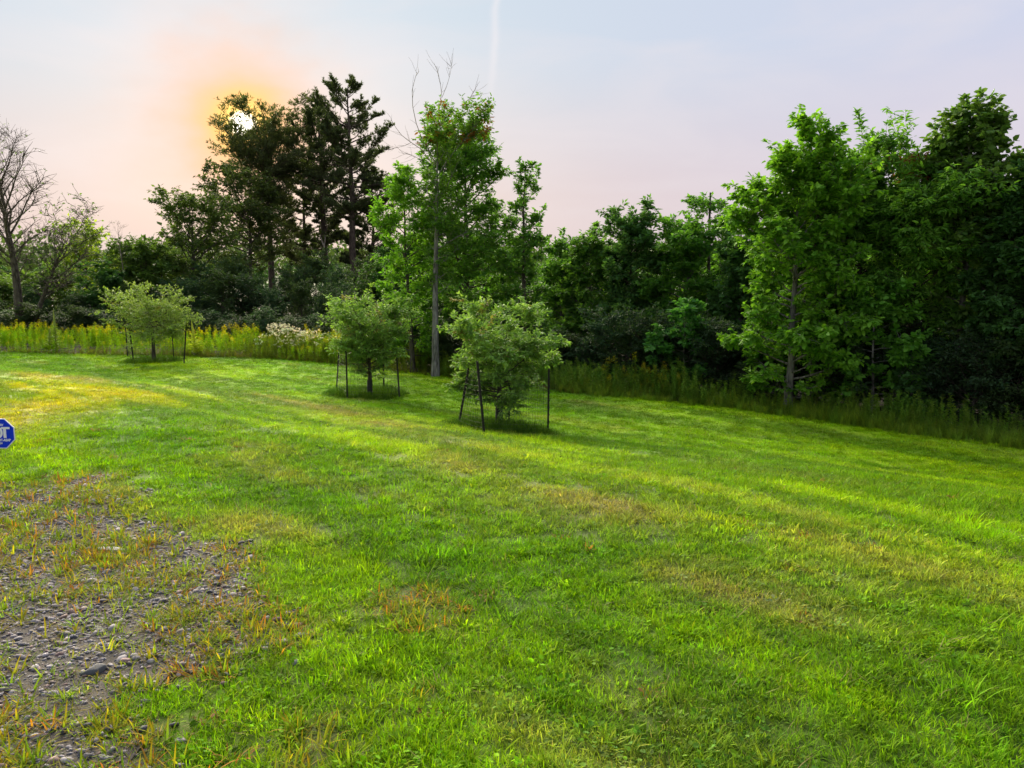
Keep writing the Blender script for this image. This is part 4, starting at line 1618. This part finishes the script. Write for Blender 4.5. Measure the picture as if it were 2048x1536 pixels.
# ------------------------------------------------------------------ yard sign
def text_mesh(s, size, name, bold=0.0):
    cu = bpy.data.curves.new(name, 'FONT')
    cu.body = s
    cu.size = size
    cu.align_x = 'CENTER'
    cu.align_y = 'CENTER'
    cu.offset = bold
    cu.extrude = .0006
    o = bpy.data.objects.new(name, cu)
    COL.objects.link(o)
    dg = bpy.context.evaluated_depsgraph_get()
    dg.update()
    me = bpy.data.meshes.new_from_object(o.evaluated_get(dg))
    bpy.data.objects.remove(o)
    return me


def yard_sign():
    Y = 6.0
    c = atY(-1, 867, Y)
    g = float(zf(c[0], c[1]))
    root = empty('yard_sign', (c[0], Y, g))
    hz = c[2] - g
    M_BLUE = plain_mat('sign_blue', (.0, .035, .60), .5, 0, .2, .05)
    M_WHITE = plain_mat('sign_white', (.80, .81, .84), .4, 0, .5, .03)
    M_STAKE = plain_mat('stake_metal', (.10, .10, .10), .5, .5, .4)

    def oct_(r, th, nm, mat, y):
        a = [math.pi / 8 + k * math.pi / 4 for k in range(8)]
        V = [(r * math.cos(q), yy, r * math.sin(q)) for yy in (-th / 2, th / 2) for q in a]
        Fc = [tuple(range(8)), tuple(range(15, 7, -1))] + [(k + 8, 8 + (k + 1) % 8, (k + 1) % 8, k) for k in range(8)]
        me = bpy.data.meshes.new(nm)
        me.from_pydata(V, [], Fc)
        me.update()
        return obj(nm, me, mat, root, (0, y, hz))
    R = .118 / math.cos(math.pi / 8)
    oct_(R, .004, 'sign_border', M_WHITE, 0)
    oct_(R * .945, .003, 'sign_face', M_BLUE, -.0022)

    def put(me, nm, x, z, sx=1.0):
        o = obj(nm, me, M_WHITE, root, (x, -.0048, hz + z))
        o.rotation_euler = (math.pi / 2, 0, 0)
        o.scale = (sx * 1.08, 1.12, 1)
    put(text_mesh('SECURED BY', .021, 'small_line', .0005), 'lettering', -.025, .068, 1.0)
    put(text_mesh('1-800-ADT-ASAP', .024, 'phone_line', .0008), 'lettering', -.0, -.052, .90)
    put(text_mesh('ADT.COM', .018, 'web_line', .0004), 'lettering', -.018, -.077, .85)

    # the three bold letters as solid shapes
    def bars(nm, boxes=(), polys=()):
        V, Fc = [], []
        for poly in polys:
            n = len(poly)
            b = len(V)
            for y in (0, -.001):
                V += [(x, y, z) for x, z in poly]
            Fc += [tuple(b + n + k for k in range(n)), tuple(b + k for k in range(n - 1, -1, -1))] + [(b + k, b + (k + 1) % n, b + n + (k + 1) % n, b + n + k) for k in range(n)]
        me = bpy.data.meshes.new(nm)
        me.from_pydata(V, [], Fc)
        me.update()
        obj(nm, me, M_WHITE, root, (0, -.0041, hz))
    z0, z1 = -.034, .052
    bars('letter_t', polys=[[(.020, .036), (.020, z1), (.084, z1), (.084, .036)], [(.033, z0), (.033, .0358), (.055, .0358), (.055, z0)]])
    arc = [(.000 + .028 * math.cos(q), .009 + .043 * math.sin(q)) for q in np.linspace(-math.pi / 2, math.pi / 2, 11)]
    arci = [(.000 + .010 * math.cos(q), .009 + .026 * math.sin(q)) for q in np.linspace(-math.pi / 2, math.pi / 2, 11)]
    quads = [[arc[k], arc[k + 1], arci[k + 1], arci[k]] for k in range(10)]
    bars('letter_d', polys=quads + [[(-.022, z0), (-.022, z1), (-.0002, z1), (-.0002, z0)]])
    bars('letter_a', polys=[[(-.086, z0), (-.062, z1), (-.046, z1), (-.068, z0)], [(-.0458, z1), (-.026, z0), (-.044, z0), (-.0545, .03)], [(-.064, -.012), (-.060, .003), (-.0475, .003), (-.0445, -.012)]])
    V, Q = tubes(np.array([[(-.075, .009, -.15), (-.055, .009, hz * .5), (-.01, .009, hz + .09)]]), np.full((1, 3), .0055), 6)
    obj('stake', mesh_np('stake', V, Q, smooth=True), M_STAKE, root)
    tag(root, 'blue octagonal yard sign with white border and white letters', 'sign')


yard_sign()


# ------------------------------------------------------------------ far wood on the hill
def distant_wood():
    rg = np.random.default_rng(400)
    n = 520
    x = rg.uniform(-330, 160, n)
    y = rg.uniform(120, 330, n)
    parts = []
    k = 120
    c0 = np.stack([x, y, zf(x, y)], -1)
    r = rg.uniform(3.0, 5.0, n)
    d = sphere_dir(rg, n * k).reshape(n, k, 3)
    pos = c0[:, None] + np.array([0, 0, 1.]) * (r * 1.15)[:, None, None] + d * r[:, None, None] * np.array([1, 1, 1.25]) * rg.uniform(.55, 1.05, (n, k, 1))
    pos = pos.reshape(-1, 3)
    c = np.repeat(np.array([.045, .075, .025]) * rg.uniform(.7, 1.3, (n, 1)), k, 0)
    V, Tt, C = leaves(pos, sphere_dir(rg, n * k), unit(d.reshape(-1, 3) + rg.normal(0, .4, (n * k, 3))), rg.uniform(.8, 1.4, n * k), .8, c, LEAF4)
    o = obj('distant_wood', mesh_np('distant_wood', V, Tt, C), M_LEAF)
    tag(o, 'far wooded hillside on the horizon behind the leafless trees', 'wood', None, 'stuff')


distant_wood()
